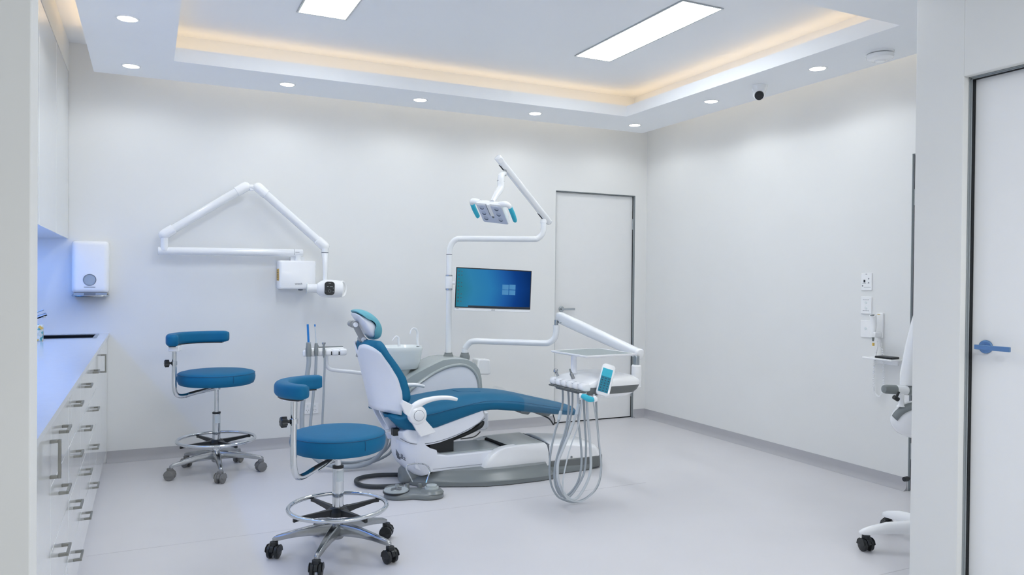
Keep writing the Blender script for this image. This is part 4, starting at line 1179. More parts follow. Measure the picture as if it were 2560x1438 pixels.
for z in (0.535, 0.540, 0.550, 0.565, 0.59, 0.61, 0.65, 0.69, 0.73, 0.77, 0.81, 0.845, 0.872, 0.892, 0.905, 0.914, 0.919):
    kk = 1.0
    if z > 0.872:
        kk = math.sqrt(max(0.03, 1 - ((z - 0.872) / 0.048) ** 2))
    if z < 0.565:
        kk = math.sqrt(max(0.03, 1 - ((0.565 - z) / 0.031) ** 2))
    w_ = interp(Wd, z) * (0.90 + 0.10 * kk) + 0.008
    ring = []
    for j in range(21):
        s_ = -1 + 2 * j / 20
        hump = 1 - 0.6 * math.exp(-(s_ / 0.22) ** 2) if z > 0.865 else 1
        xb = shell_pt(z, s_) + 0.008
        xf = interp(Ed, z) + 0.062 - 0.020 * (1 - s_ * s_) - 0.012 * abs(s_) ** 6
        mid = (xb + xf) / 2
        ring.append(Vector((mid + (xb - mid) * kk, YC + s_ * w_, z - (0.024 * math.exp(-(s_ / 0.20) ** 2) if z > 0.86 else 0))))
    for j in range(20, -1, -1):
        s_ = -1 + 2 * j / 20
        xb = shell_pt(z, s_) + 0.008
        xf = interp(Ed, z) + 0.062 - 0.020 * (1 - s_ * s_) - 0.012 * abs(s_) ** 6
        mid = (xb + xf) / 2
        ring.append(Vector((mid + (xf - mid) * kk, YC + s_ * (w_ - 0.006), z - (0.024 * math.exp(-(s_ / 0.20) ** 2) if z > 0.86 else 0))))
    rings.append(ring)
MB().loft(rings).obj('back_cushion', 'blue', chair, angle=80)

# headrest
def pillow(prof, y0, y1, n=13, p=4.0, kmin=0.55):
    cx = sum(a for a, b in prof) / len(prof)
    cz = sum(b for a, b in prof) / len(prof)
    rings = []
    for k in range(n):
        s_ = -1 + 2 * k / (n - 1)
        s_ = math.copysign(abs(s_) ** 0.7, s_)
        q = kmin + (1 - kmin) * math.sqrt(max(0.0, 1 - abs(s_) ** p))
        rings.append([(cx + (x - cx) * q, (y0 + y1) / 2 + s_ * (y1 - y0) / 2, cz + (z - cz) * q) for x, z in smooth2(prof)])
    return MB().loft(rings)
def smooth2(prof, sub=4):
    return [(v.x, v.y) for v in smooth_path([(a, b, 0) for a, b in prof], sub, True)]
hcush = [xz(p) for p in ((1.1661, 4.7500, 1.0986), (1.2071, 4.7500, 1.1059), (1.2589, 4.7500, 1.0849), (1.3088, 4.7500, 1.0382), (1.3329, 4.7500, 0.9786), (1.3201, 4.7500, 0.9274), (1.2784, 4.7500, 0.9156), (1.2886, 4.7500, 0.9461), (1.2987, 4.7500, 0.9895), (1.2749, 4.7500, 1.0361), (1.2305, 4.7500, 1.0674), (1.1893, 4.7500, 1.0806))]
hshell = [xz(p) for p in ((1.1662, 4.7500, 1.0808), (1.1944, 4.7500, 1.0754), (1.2358, 4.7500, 1.0571), (1.2775, 4.7500, 1.0258), (1.3014, 4.7500, 0.9844), (1.2964, 4.7500, 0.9485), (1.2783, 4.7500, 0.9284), (1.2574, 4.7500, 0.9392), (1.2286, 4.7500, 0.9807), (1.1973, 4.7500, 1.0322))]
MB.obj(pillow(hcush, YC - 0.12, YC + 0.14, 15, 4.0, 0.45), 'headrest_cushion', 'teal', chair, angle=80)
MB.obj(pillow(hshell, YC - 0.11, YC + 0.13, 15, 4.0, 0.45), 'headrest_shell', 'plastic2', chair, angle=80)
h0, h1, h2 = Vector((1.1795, 4.7500, 1.0096)), Vector((1.2316, 4.7500, 0.9142)), Vector((1.2192, 4.7500, 0.8533))
hl = MB()
dd = (h1 - h0).normalized()
hn = Vector((0, 1, 0))
hs_ = dd.cross(hn)
for yo in (-0.035,):
    hl.obox((h0 + h1) / 2 + hn * yo, dd, hn, hs_, (h1 - h0).length, 0.016, 0.036)
hl.cyl(h0 + hn * -0.046, h0 + hn * 0.03, 0.023, n=24).cyl(h1 + hn * -0.046, h1 + hn * 0.03, 0.021, n=24)
d2 = (h2 - h1).normalized()
hl.obox((h1 + h2) / 2 + d2 * 0.02 + hn * -0.01, d2, hn, d2.cross(hn), 0.13, 0.03, 0.028)
hl.cyl(h0 - Vector((0.014, -0.03, -0.004)), h0 - Vector((0.014, 0.03, -0.004)), 0.020, n=20)
ho = hl.obj('headrest_bracket', 'recessgrey', chair, bevel=0.002)
for q, rr_ in ((h0, 0.0155), (h1, 0.0155)):
    MB().cyl(q + hn * -0.058, q + hn * -0.045, rr_, n=24).obj('pivot_cap', 'plastic', ho, bevel=0.002)

# armrests
def armrest(side):
    y = YC + side * 0.31
    
    P = lambda p: (p[0], p[2])
    ao = MB()
    plate_ = [P(p) for p in ((1.3909, 4.3900, 0.5691), (1.4773, 4.3900, 0.5223), (1.5340, 4.3900, 0.4818), (1.5370, 4.3900, 0.4374), (1.6025, 4.3900, 0.3634), (1.5973, 4.3900, 0.3564), (1.5044, 4.3900, 0.3369), (1.4423, 4.3900, 0.4394), (1.4320, 4.3900, 0.4620), (1.4015, 4.3900, 0.4885), (1.3811, 4.3900, 0.5407))]
    a = ao.prism(plate_, y - 0.016, y + 0.016, 'Y').obj('armrest', 'plastic', chair, bevel=0.005, seg=3)
    pc_ = (1.4853, 4.3900, 0.4705)
    MB().lathe([(0.001, -0.030), (0.050, -0.030), (0.058, -0.020), (0.060, 0.0), (0.055, 0.018), (0.048, 0.024), (0.001, 0.024)], (pc_[0], y, pc_[2]), 36, (0, side, 0)).obj('pivot_housing', 'plastic', a, angle=50)
    MB().lathe([(0.001, 0.022), (0.031, 0.022), (0.031, 0.028), (0.028, 0.030), (0.001, 0.030)], (pc_[0] + 0.004, y, pc_[2]), 32, (0, side, 0)).obj('pivot_cap', 'enamel', a)
    MB().lathe([(0.030, 0.0235), (0.0335, 0.0235), (0.0335, 0.0255), (0.030, 0.0255)], (pc_[0] + 0.004, y, pc_[2]), 32, (0, side, 0), cap=False).obj('cap_groove', 'recess', a)
    cl_ = [(1.4496, 4.3900, 0.4779), (1.4671, 4.3900, 0.5157), (1.5001, 4.3900, 0.5404), (1.5489, 4.3900, 0.5570), (1.6060, 4.3900, 0.5659), (1.6638, 4.3900, 0.5662), (1.7116, 4.3900, 0.5596), (1.7437, 4.3900, 0.5501)]
    hh = [0.062, 0.056, 0.046, 0.034, 0.028, 0.026, 0.025, 0.020]
    ww = [0.040, 0.044, 0.046, 0.044, 0.042, 0.040, 0.038, 0.028]
    pts_ = smooth_path([(p[0], y, p[2]) for p in cl_], 4)
    rings = []
    for i, p in enumerate(pts_):
        t_ = (pts_[min(i + 1, len(pts_) - 1)] - pts_[max(i - 1, 0)]).normalized()
        nn = Vector((0, 1, 0)).cross(t_).normalized()
        f_ = i / (len(pts_) - 1) * 7
        k = min(int(f_), 6)
        H = hh[k] + (hh[k + 1] - hh[k]) * (f_ - k)
        W_ = ww[k] + (ww[k + 1] - ww[k]) * (f_ - k)
        rings.append([p + Vector((0, 1, 0)) * u_ + nn * v_ for u_, v_ in rrect(W_, H, min(H, W_) * 0.48, 4)])
    MB().loft(rings).obj('arm_rail', 'plastic', a, angle=60)
armrest(-1)
armrest(1)

# ================================================================== treatment unit behind the chair
unit = thing('treatment_unit', 'grey and white treatment unit with a spittoon bowl standing behind the chair', 'treatment unit', (2.0, 5.32, 0))
outer = [xz(p) for p in ((1.6462, 5.1400, 0.4347), (1.6338, 5.1400, 0.5148), (1.6392, 5.1400, 0.5798), (1.6980, 5.1400, 0.6168), (1.7874, 5.1400, 0.6585), (1.8781, 5.1400, 0.6980), (1.9332, 5.1400, 0.7190), (2.0014, 5.1400, 0.7252), (2.0893, 5.1400, 0.7220), (2.1434, 5.1400, 0.7111), (2.1981, 5.1400, 0.6824), (2.2340, 5.1400, 0.6334), (2.2508, 5.1400, 0.5702), (2.2617, 5.1400, 0.4504), (2.2698, 5.1400, 0.2858), (2.1638, 5.1400, 0.2340), (1.7306, 5.1400, 0.2664))]
cxm, czm = 2.0, 0.50
rings = []
for y, k in ((5.150, 0.965), (5.165, 0.985), (5.20, 1.0), (5.40, 1.0), (5.45, 0.985), (5.475, 0.95)):
    rings.append([(cxm + (x - cxm) * k, y, czm + (z - czm) * k) for x, z in outer])
MB().loft(rings).obj('grey_shell', 'grey', unit, angle=45)
inner = [xz(p) for p in ((1.6462, 5.1400, 0.4347), (1.6636, 5.1400, 0.4706), (1.7107, 5.1400, 0.5192), (1.7881, 5.1400, 0.5724), (1.8788, 5.1400, 0.6228), (1.9709, 5.1400, 0.6565), (2.0583, 5.1400, 0.6674), (2.1217, 5.1400, 0.6530), (2.1666, 5.1400, 0.6186), (2.1960, 5.1400, 0.5698), (2.2095, 5.1400, 0.4979), (2.2176, 5.1400, 0.3192), (2.1316, 5.1400, 0.2660), (1.7604, 5.1400, 0.2929))]
cxi, czi = 1.98, 0.47
rings = [[(cxi + (x - cxi) * k, y, czi + (z - czi) * k) for x, z in inner] for y, k in ((5.17, 1.0), (5.140, 1.0), (5.1365, 0.995))]
MB().loft(rings).obj('inset_panel', 'plastic2', unit, angle=40)
rim_pts = [(x, 5.138, z) for x, z in [(cxi + (a - cxi) * 1.035, czi + (b - czi) * 1.035) for a, b in inner[:12]]]
MB().tube(rim_pts, 0.012, 10, 5).obj('panel_rim', 'grey', unit)
MB().tube([(x - (x - cxi) * 0.028, 5.136, z - (z - czi) * 0.028) for x, y, z in rim_pts], 0.0045, 8, 5).obj('rim_gap', 'gap', unit)
# lower case and link to the chair
low = [xz(p) for p in ((1.9817, 5.1600, 0.3027), (2.3078, 5.1600, 0.3099), (2.3090, 5.1600, 0.1896), (2.2829, 5.1600, 0.1736), (1.9828, 5.1600, 0.1708))]
MB().prism(low, 5.16, 5.40, 'Y').obj('lower_case', 'plastic2', unit, bevel=0.012, seg=3)
MB().bx(1.90, 2.10, 5.24, 5.40, 0.10, 0.30).obj('support_bracket', 'plastic2', unit, bevel=0.008)
MB().lathe([(0.001, 0), (0.09, 0), (0.09, 0.012), (0.07, 0.03), (0.06, 0.12), (0.001, 0.12)], (2.0, 5.36, 0.0), 28).obj('floor_pedestal', 'grey', unit)
# reservoir to the right
tk = [(2.235, 0.596), (2.255, 0.700), (2.355, 0.692), (2.362, 0.585), (2.340, 0.575), (2.24, 0.582)]
MB().prism(tk, 5.24, 5.36, 'Y').obj('side_reservoir', 'plastic', unit, bevel=0.012, seg=3)
MB().cyl((2.278, 5.30, 0.585), (2.278, 5.30, 0.52), 0.019, 0.015, 18).obj('reservoir_stub', 'midgrey', unit)
# bowl
bc = Vector((1.655, 5.29, 0))
rings = []
for z, a_, b_ in ((0.648, 0.120, 0.085), (0.652, 0.130, 0.095), (0.70, 0.145, 0.110), (0.78, 0.158, 0.122), (0.806, 0.163, 0.127), (0.812, 0.160, 0.124), (0.806, 0.148, 0.112), (0.76, 0.120, 0.085), (0.735, 0.06, 0.04), (0.73, 0.004, 0.003)):
    rings.append([bc + Vector((math.copysign(abs(math.cos(t_)) ** 0.75, math.cos(t_)) * a_, math.copysign(abs(math.sin(t_)) ** 0.75, math.sin(t_)) * b_, z)) for t_ in [2 * PI * j / 40 for j in range(40)]])
bo = MB().loft(rings).obj('spittoon_bowl', 'ceramic', unit, angle=60)
MB().tube([(1.66, 5.27, 0.655), (1.66, 5.27, 0.60), (1.70, 5.27, 0.53), (1.78, 5.28, 0.50)], [0.07, 0.06, 0.055, 0.05], 20, 5).obj('bowl_neck', 'grey', unit)
def spout(pts, r):
    return MB().tube(pts, r, 14, 6).obj('spout', 'enamel', unit)
q0 = (1.7952, 5.3000, 0.8056)
sp1 = spout([q0, (1.7916, 5.3000, 0.8676), (1.7913, 5.3000, 0.9059), (1.7754, 5.2900, 0.9333), (1.7523, 5.2850, 0.9400), (1.7355, 5.2800, 0.9260), (1.7281, 5.2800, 0.8999)], [0.0105, 0.0100, 0.0095, 0.0075, 0.0055, 0.005, 0.005])
MB().cyl((q0[0], 5.30, q0[2] - 0.006), (q0[0], 5.30, q0[2] + 0.003), 0.012, n=20).obj('spout_collar', 'midgrey', sp1)
q0 = (1.6363, 5.2500, 0.8146)
sp2 = spout([q0, (1.6330, 5.2500, 0.8551), (1.6298, 5.2500, 0.8753), (1.6149, 5.2500, 0.8872), (1.6001, 5.2500, 0.8761), (1.5854, 5.2500, 0.8563)], [0.0105, 0.0095, 0.008, 0.006, 0.005, 0.0045])
# post collars
for q in ((2.0346, 5.3000, 0.7294), (2.1672, 5.3000, 0.7247)):
    MB().lathe([(0.0240, 0.022), (0.029, 0.022), (0.031, 0.010), (0.034, 0.008), (0.040, -0.010), (0.036, -0.03), (0.0240, -0.03)], q, 28, cap=False).obj('post_collar', 'midgrey', unit)

# ================================================================== operating lamp on its post
lamp = thing('operating_lamp', 'white articulated operating lamp with aqua handles on a tall post behind the chair', 'operating lamp', (2.035, 5.30, 0.73))
pb = Vector((2.0345, 5.3000, 0.7444))
px_ = pb.x
ZA = Vector((2.1405, 5.2700, 1.6053)).z
ae = Vector((2.655, 4.97, ZA))
ad = Vector((ae.x - px_, ae.y - 5.30, 0))
pts = [pb, (px_, 5.30, 1.0), (px_, 5.30, 1.40), (px_, 5.30, ZA - 0.10)]
MB().tube([pb, (px_, 5.30, ZA - 0.115)], 0.0215, 24, 1).obj('post', 'enamel', lamp)
A0 = Vector((px_, 5.30, ZA))
an = ad.normalized()
elb = [A0 - Vector((0, 0, 0.115)), A0 - Vector((0, 0, 0.075)) + an * 0.003, A0 - Vector((0, 0, 0.03)) + an * 0.022, A0 + an * 0.055 - Vector((0, 0, 0.004)), A0 + an * 0.10, A0 + ad * 0.5, A0 + ad - an * 0.085, A0 + ad - an * 0.045 + Vector((0, 0, 0.005)), A0 + ad - an * 0.012 + Vector((0, 0, 0.035)), A0 + ad + Vector((0, 0, 0.075)), A0 + ad + Vector((0, 0, 0.135))]
MB().tube(elb, 0.0215, 24, 6).obj('swing_arm', 'enamel', lamp)
MB().lathe([(0.0222, -0.003), (0.0226, 0), (0.0222, 0.003)], A0 - Vector((0, 0, 0.118)), 24).obj('post_joint', 'recess', lamp)
MB().lathe([(0.0222, -0.03), (0.0245, -0.028), (0.0245, 0.0), (0.001, 0.0)], A0 + ad + Vector((0, 0, 0.15)), 24).obj('arm_collar', 'plastic', lamp)
k0 = A0 + ad + Vector((0, 0, 0.150))
f0 = Vector((2.6717, 4.9650, 1.7649))
f1 = Vector((2.1970, 4.7800, 2.1424))
fd = (f1 - f0).normalized()
fs = fd.cross(Vector((0.43, 0.9, 0))).normalized()
fo = fs.cross(fd)
MB().obox(k0 + Vector((0, 0, 0.016)), (1, 0, 0), (0, 1, 0), (0, 0, 1), 0.020, 0.022, 0.05).obj('knuckle', 'steel', lamp, bevel=0.003)
rings = []
for s_, k in ((-0.052, 0.55), (-0.046, 0.85), (-0.035, 1.0), (0.1, 1.0), (0.45, 0.98), (0.51, 0.97), (0.545, 0.97), (0.549, 0.80)):
    c = f0 + fd * (s_ / 0.549 * ((f1 - f0).length + 0.02))
    rings.append([c + fs * (a * k) + fo * (b * k) for a, b in rrect(0.050, 0.044, 0.018)])
so = MB().loft(rings).obj('spring_arm', 'enamel', lamp, angle=60)
MB().cyl(f1 - fo * 0.026 - fd * 0.006, f1 + fo * 0.026 - fd * 0.006, 0.021, n=24).obj('end_cap', 'plastic', so, bevel=0.003)
sgn = -1 if (Vector((0, 0, -1)).dot(fs) < 0) else 1
dn = fs * sgn
for q, L in ((f0 + fd * 0.035, 0.075), (f1 - fd * 0.075, 0.060)):
    MB().obox(q + dn * 0.0245, fd, fo, fs, L, 0.026, 0.006).obj('slot', 'gap', so)
l0 = f1 - fd * 0.075
MB().obox(l0 + Vector((0, 0, -0.035)), (1, 0, 0), (0, 1, 0), (0, 0, 1), 0.020, 0.022, 0.07).obj('knuckle', 'steel', lamp, bevel=0.003)
st = [l0 + Vector((0, 0, -0.05)), Vector((2.1980, 4.7400, 2.0182)), Vector((2.1910, 4.7300, 1.9450)), Vector((2.1776, 4.7200, 1.9183)), Vector((2.1475, 4.7000, 1.8872)), Vector((2.1133, 4.6700, 1.8497)), Vector((2.0926, 4.6500, 1.8252))]
MB().tube(st, [0.0155, 0.0225, 0.0245, 0.025, 0.022, 0.018, 0.017], 20, 6).obj('stem', 'enamel', lamp)
MB().lathe([(0.025, -0.002), (0.0262, 0), (0.025, 0.002)], Vector((2.1930, 4.7350, 1.9815)), 24, (0.1, 0, 1)).obj('stem_joint', 'recess', lamp)
# lamp head
hc = Vector((2.1159, 4.7000, 1.7546))
rt = Vector((math.cos(yaw), -math.sin(yaw), 0))
dp = Vector((math.sin(yaw), math.cos(yaw), 0))
W = (rt * 0.18 + Vector((0, 0, -0.0265)) + dp * -0.102).normalized()
V = (rt * 0.053 + Vector((0, 0, -0.119)) + dp * 0.124)
V = (V - W * V.dot(W)).normalized()
N = W.cross(V)
if N.z > 0:
    N = -N
hw, hv = 0.206, 0.182
rings = []
for d_, kw, kv, r_ in ((-0.045, 0.80, 0.72, 0.03), (-0.036, 0.93, 0.88, 0.03), (-0.020, 1.0, 0.98, 0.022), (0.0, 1.0, 1.0, 0.014), (0.006, 0.985, 0.985, 0.012)):
    rings.append([hc + N * d_ + W * a + V * b for a, b in rrect(hw * kw, hv * kv, r_)])
ho = MB().loft(rings).obj('lamp_head', 'plastic', lamp, angle=50)
MB().loft([[hc + N * d_ + W * a + V * (b + 0.006) for a, b in rrect(hw - 0.012, hv - 0.022, 0.010)] for d_ in (0.004, 0.0085)]).obj('face_panel', 'lampface', ho)
MB().obox(hc + V * -0.035 + N * 0.006, W, V, N, 0.030, 0.11, 0.016).obj('centre_rib', 'plastic', ho, bevel=0.007, seg=3)
MB().obox(hc + V * -0.035 + N * 0.009 - W * 0.017, W, V, N, 0.004, 0.10, 0.004).obj('rib_groove', 'recess', ho)
for a, b in ((-0.062, -0.055), (-0.062, -0.005), (-0.062, 0.045), (0.055, -0.055), (0.055, -0.005), (0.055, 0.045)):
    MB().lathe([(0.001, 0.002), (0.012, 0.002), (0.017, 0.0005), (0.018, 0.0)], hc + N * 0.0085 + W * a + V * b, 24, N, cap=False).obj('led_eye', 'lens', ho)
    MB().tube([hc + N * 0.0100 + W * (a + 0.0150 * math.cos(R(g_))) + V * (b + 0.0150 * math.sin(R(g_))) for g_ in range(25, 176, 15)], [0.0012, 0.0032, 0.0040, 0.0032, 0.0012], 8, 2).obj('eye_shade', 'slot', ho)  # dark crescent imitates the shade inside each LED eye
MB().lathe([(0.001, 0.0), (0.009, 0.0), (0.007, 0.003), (0.001, 0.003)], hc + N * 0.0085 + W * 0.0 + V * 0.030, 20, N).obj('sensor', 'recess', ho)
for s_ in (-1, 1):
    e_ = hc + W * (s_ * (hw / 2)) - N * 0.015
    br_ = MB().tube([e_ - V * 0.075 - W * s_ * 0.02, e_ - V * 0.085 + W * s_ * 0.020, e_ - V * 0.075 + W * s_ * 0.043, e_ - V * 0.050 + W * s_ * 0.048], [0.022, 0.020, 0.017, 0.014], 16, 6).obj('handle_bracket', 'plastic', ho)
    MB().tube([e_ - V * 0.058 + W * s_ * 0.048, e_ + V * 0.0 + W * s_ * 0.050, e_ + V * 0.062 + W * s_ * 0.047, e_ + V * 0.074 + W * s_ * 0.044], [0.0155, 0.0165, 0.0150, 0.008], 14, 5).obj('aqua_handle', 'aqua', ho)

# ================================================================== monitor on the post
t = thing('monitor', 'white computer monitor with a blue desktop on the lamp post', 'monitor', (2.36, 5.15, 1.05))
m0, m1, m2, m3 = (Vector(p) for p in ((2.0401, 5.1700, 1.3908), (2.6436, 5.1300, 1.3722), (2.6332, 5.1300, 1.0514), (2.0304, 5.1700, 1.0737)))
mu = ((m1 - m0) + (m2 - m3)).normalized()
mv = ((m0 - m3) + (m1 - m2))
mv = (mv - mu * mv.dot(mu)).normalized()
mn = mu.cross(mv)
mn = mn if mn.y < 0 else -mn
mc = (m0 + m1 + m2 + m3) / 4
MW = ((m1 - m0).length + (m2 - m3).length) / 2
MH = ((m0 - m3).length + (m1 - m2).length) / 2
MB().obox(mc - mn * 0.012, mu, mv, mn, MW, MH, 0.018).obox(mc - mn * 0.03, mu, mv, mn, MW * 0.7, MH * 0.6, 0.03).obj('casing', 'plastic', t, bevel=0.003)
CH = 0.022
sc_c = mc + mv * (CH / 2)
SH = MH - CH
MB().obox(sc_c - mn * 0.003, mu, mv, mn, MW - 0.002, SH - 0.001, 0.006).obj('bezel', 'black', t)
# screen picture: blue desktop, brighter towards the left, lit window panes
ms = bpy.data.materials.new('screen_picture')
ms.use_nodes = True
nt = ms.node_tree
nt.nodes.remove(nt.nodes['Principled BSDF'])
em_ = nt.nodes.new('ShaderNodeEmission')
tc = nt.nodes.new('ShaderNodeTexCoord')
sx_ = nt.nodes.new('ShaderNodeSeparateXYZ')
nt.links.new(tc.outputs['Generated'], sx_.inputs[0])
cr = nt.nodes.new('ShaderNodeValToRGB')
cr.color_ramp.elements[0].position = 0.02
cr.color_ramp.elements[0].color = lin((48, 130, 150))
cr.color_ramp.elements[1].position = 1.0
cr.color_ramp.elements[1].color = lin((14, 52, 112))
for p, c in ((0.22, (54, 138, 184)), (0.45, (48, 130, 188)), (0.66, (36, 98, 172)), (0.82, (20, 68, 142))):
    cr.color_ramp.elements.new(p).color = lin(c)
nz = nt.nodes.new('ShaderNodeMath')
nz.operation = 'MULTIPLY_ADD'
nz.inputs[1].default_value = -0.16
wv = nt.nodes.new('ShaderNodeMath')
wv.operation = 'PINGPONG'
wv.inputs[1].default_value = 0.5
nt.links.new(sx_.outputs[2], wv.inputs[0])
nt.links.new(wv.outputs[0], nz.inputs[0])
nt.links.new(sx_.outputs[0], nz.inputs[2])
off = nt.nodes.new('ShaderNodeMath')
off.operation = 'ADD'
off.inputs[1].default_value = 0.06
nt.links.new(nz.outputs[0], off.inputs[0])
nt.links.new(off.outputs[0], cr.inputs[0])
nt.links.new(cr.outputs[0], em_.inputs[0])
em_.inputs[1].default_value = 0.92
nt.links.new(em_.outputs[0], nt.nodes['Material Output'].inputs[0])
M['screen'] = ms
SW_, SH_ = MW - 0.016, SH - 0.016
scr = MB().obox(sc_c + mn * 0.0004, mu, mv, mn, SW_, SH_, 0.0012).obj('screen', 'screen', t)
M['pane'] = emit('screen_window_panes', lin((62, 140, 196))[:3], 0.9, 0.02)
M['bar'] = emit('screen_taskbar', lin((12, 30, 46))[:3], 0.8, 0.02)
M['icon'] = emit('screen_icons', lin((40, 96, 116))[:3], 0.8, 0.02)
def on_screen(mb_, a, b, w_, h_, d_=0.0014):
    return mb_.obox(sc_c + mu * (a * SW_) + mv * (b * SH_) + mn * d_, mu, mv, mn, w_ * SW_, h_ * SH_, 0.0006)
for a, b in ((0.155, 0.055), (0.25, 0.062), (0.155, -0.085), (0.25, -0.085)):
    on_screen(MB(), a, b, 0.086, 0.13).obj('window_pane', 'pane', scr)
bar = MB()
on_screen(bar, 0.08, -0.482, 0.84, 0.034)
bar.obj('taskbar', 'bar', scr)
ic = MB()
for k in range(9):
    on_screen(ic, -0.475, 0.42 - k * 0.098, 0.020, 0.045)
    if k not in (2, 5):
        on_screen(ic, -0.437, 0.42 - k * 0.098, 0.014, 0.030)
ic.obj('desktop_icons', 'icon', scr)
lg = mc - mv * (MH / 2 - 0.0065) + mn * 0.0005
words('brand_lettering', 'ASUS', 0.0125, lg + mn * -0.003, mu, mv, 'ink', t)
words('small_lettering', 'HDMI', 0.007, mc - mv * (MH / 2 - 0.012) + mu * (-MW / 2 + 0.022) + mn * -0.0025, mu, mv, 'ink', t)
cz = Vector((2.0394, 5.3000, 1.2784)).z
MB().lathe([(0.0225, -0.046), (0.0285, -0.045), (0.0285, 0.045), (0.0225, 0.046)], (px_, 5.30, cz), 28, cap=False).obj('post_clamp', 'plastic', t)
MB().lathe([(0.0226, -0.058), (0.0262, -0.058), (0.0262, -0.046), (0.0226, -0.046)], (px_, 5.30, cz), 28, cap=False).lathe([(0.0226, 0.046), (0.0262, 0.046), (0.0262, 0.056), (0.0226, 0.056)], (px_, 5.30, cz), 28, cap=False).obj('clamp_rings', 'steel', t)
MB().tube([(px_ + 0.02, 5.29, cz - 0.004), (px_ + 0.09, 5.25, cz - 0.006), (2.25, 5.21, cz - 0.03), (2.33, 5.19, cz - 0.05)], 0.013, 14, 5).obj('bracket_arm', 'plastic', t)

# ================================================================== instrument delivery arm and head
t = thing('delivery_unit', 'white instrument table with grey hanging hoses on a long arm by the chair foot', 'instrument unit', (2.45, 3.83, 0))
dl = t
b0 = Vector((2.1410, 5.3000, 0.7408))
b0 = Vector((Vector((2.1671, 5.3000, 0.7399)).x, 5.30, b0.z))
ZL = Vector((2.2829, 5.2800, 0.8354)).z
ae = Vector((2.71, 4.86, ZL))
ad = ae - Vector((b0.x, 5.30, ZL))
an = ad.normalized()
A0 = Vector((b0.x, 5.30, ZL))
zz = Vector((0, 0, 1))
elb = [b0, b0 + zz * 0.02, b0 + zz * 0.035, A0 - zz * 0.055 + an * 0.003, A0 - zz * 0.02 + an * 0.030, A0 + an * 0.075, A0 + ad * 0.35, A0 + ad * 0.65, A0 + ad - an * 0.10, A0 + ad - an * 0.05 + zz * 0.006, A0 + ad - an * 0.012 + zz * 0.04, A0 + ad + zz * 0.09, A0 + ad + zz * 0.135]
MB().tube(elb, 0.0225, 24, 6).obj('lower_arm', 'enamel', t)
k0 = A0 + ad + zz * 0.14
MB().cyl(k0 - zz * 0.01, k0 + zz * 0.035, 0.015, n=20).obj('knuckle', 'steel', t)
f0 = Vector((2.7488, 4.8600, 1.0234))
f1 = Vector((2.8177, 3.9800, 0.8387))
fd = (f1 - f0).normalized()
fs = Vector((0, 0, 1)).cross(fd).normalized()
fu = fd.cross(fs)
L = (f1 - f0).length
rings = []
for s_, w_, h_ in ((-0.035, 0.045, 0.055), (-0.028, 0.058, 0.078), (0.0, 0.062, 0.086), (L * 0.3, 0.062, 0.084), (L * 0.62, 0.060, 0.074), (L * 0.9, 0.056, 0.066), (L + 0.005, 0.056, 0.064)):
    rings.append([f0 + fd * s_ + fs * a + fu * b for a, b in rrect(w_, h_, min(w_, h_) * 0.42)])
so = MB().loft(rings).obj('spring_arm', 'enamel', t, angle=60)
MB().loft([[f0 + fd * s_ + fs * a + fu * b for a, b in rrect(w_, h_, min(w_, h_) * 0.42)] for s_, w_, h_ in ((L + 0.004, 0.060, 0.068), (L + 0.022, 0.060, 0.068), (L + 0.026, 0.052, 0.060))]).obj('end_cap', 'plastic', so, angle=60)
for k in (0, 1):
    q = f0 + fd * (0.02 + 0.034 * k) - fu * 0.022 - fs * 0.0
    MB().cyl(q - fs * 0.0335, q + fs * 0.0335, 0.0045, n=12).obj('screw', 'midgrey', so)
# pivot at the tray end
pv = Vector((2.7920, 3.9600, 0.7882))
MB().obox(pv + zz * 0.004, (1, 0, 0), (0, 1, 0), zz, 0.026, 0.032, 0.07).obj('pivot_knuckle', 'steel', t, bevel=0.003)
MB().lathe([(0.001, 0.0), (0.026, 0.0), (0.032, -0.008), (0.032, -0.06), (0.030, -0.14), (0.001, -0.14)], pv - zz * 0.018, 28).obj('pivot_post', 'plastic', t)

# table head
HX0, HX1, HY0, HY1 = 2.170, 2.600, 3.610, 3.990
rot = R(3)
hc0 = Vector(((HX0 + HX1) / 2, (HY0 + HY1) / 2, 0))
eu, ev = Vector((math.cos(rot), math.sin(rot), 0)), Vector((-math.sin(rot), math.cos(rot), 0))
def HP(a, b, z):
    """a: 0 at the holder edge, 1 at the far end; b: 0 near side, 1 back side"""
    return hc0 + eu * ((a - 0.5) * (HX1 - HX0)) + ev * ((b - 0.5) * (HY1 - HY0)) + Vector((0, 0, z))
def head_ring(z, k0, k1, kb, r=0.05):
    out = []
    w_, h_ = (1 - k0 - k1), (1 - 2 * kb)
    for a, b in rrect(w_ * (HX1 - HX0), h_ * (HY1 - HY0), r, 6):
        out.append(HP(k0 + w_ / 2 + a / (HX1 - HX0), 0.5 + b / (HY1 - HY0), z))
    return out
MB().loft([head_ring(z, k0, k1, kb, r) for z, k0, k1, kb, r in ((0.700, 0.05, 0.0, 0.0, 0.06), (0.716, 0.02, 0.005, 0.0, 0.06), (0.732, 0.10, 0.02, 0.02, 0.06), (0.748, 0.22, 0.08, 0.07, 0.06), (0.758, 0.33, 0.18, 0.14, 0.06), (0.761, 0.40, 0.28, 0.24, 0.05))]).obj('top_shell', 'plastic', t, angle=60)
MB().loft([head_ring(z, k0, k1, kb, r) for z, k0, k1, kb, r in ((0.655, 0.08, 0.12, 0.02, 0.05), (0.672, 0.07, 0.06, 0.006, 0.05), (0.701, 0.06, 0.015, 0.004, 0.05))]).obj('grey_band', 'darkgrey', t, angle=60)
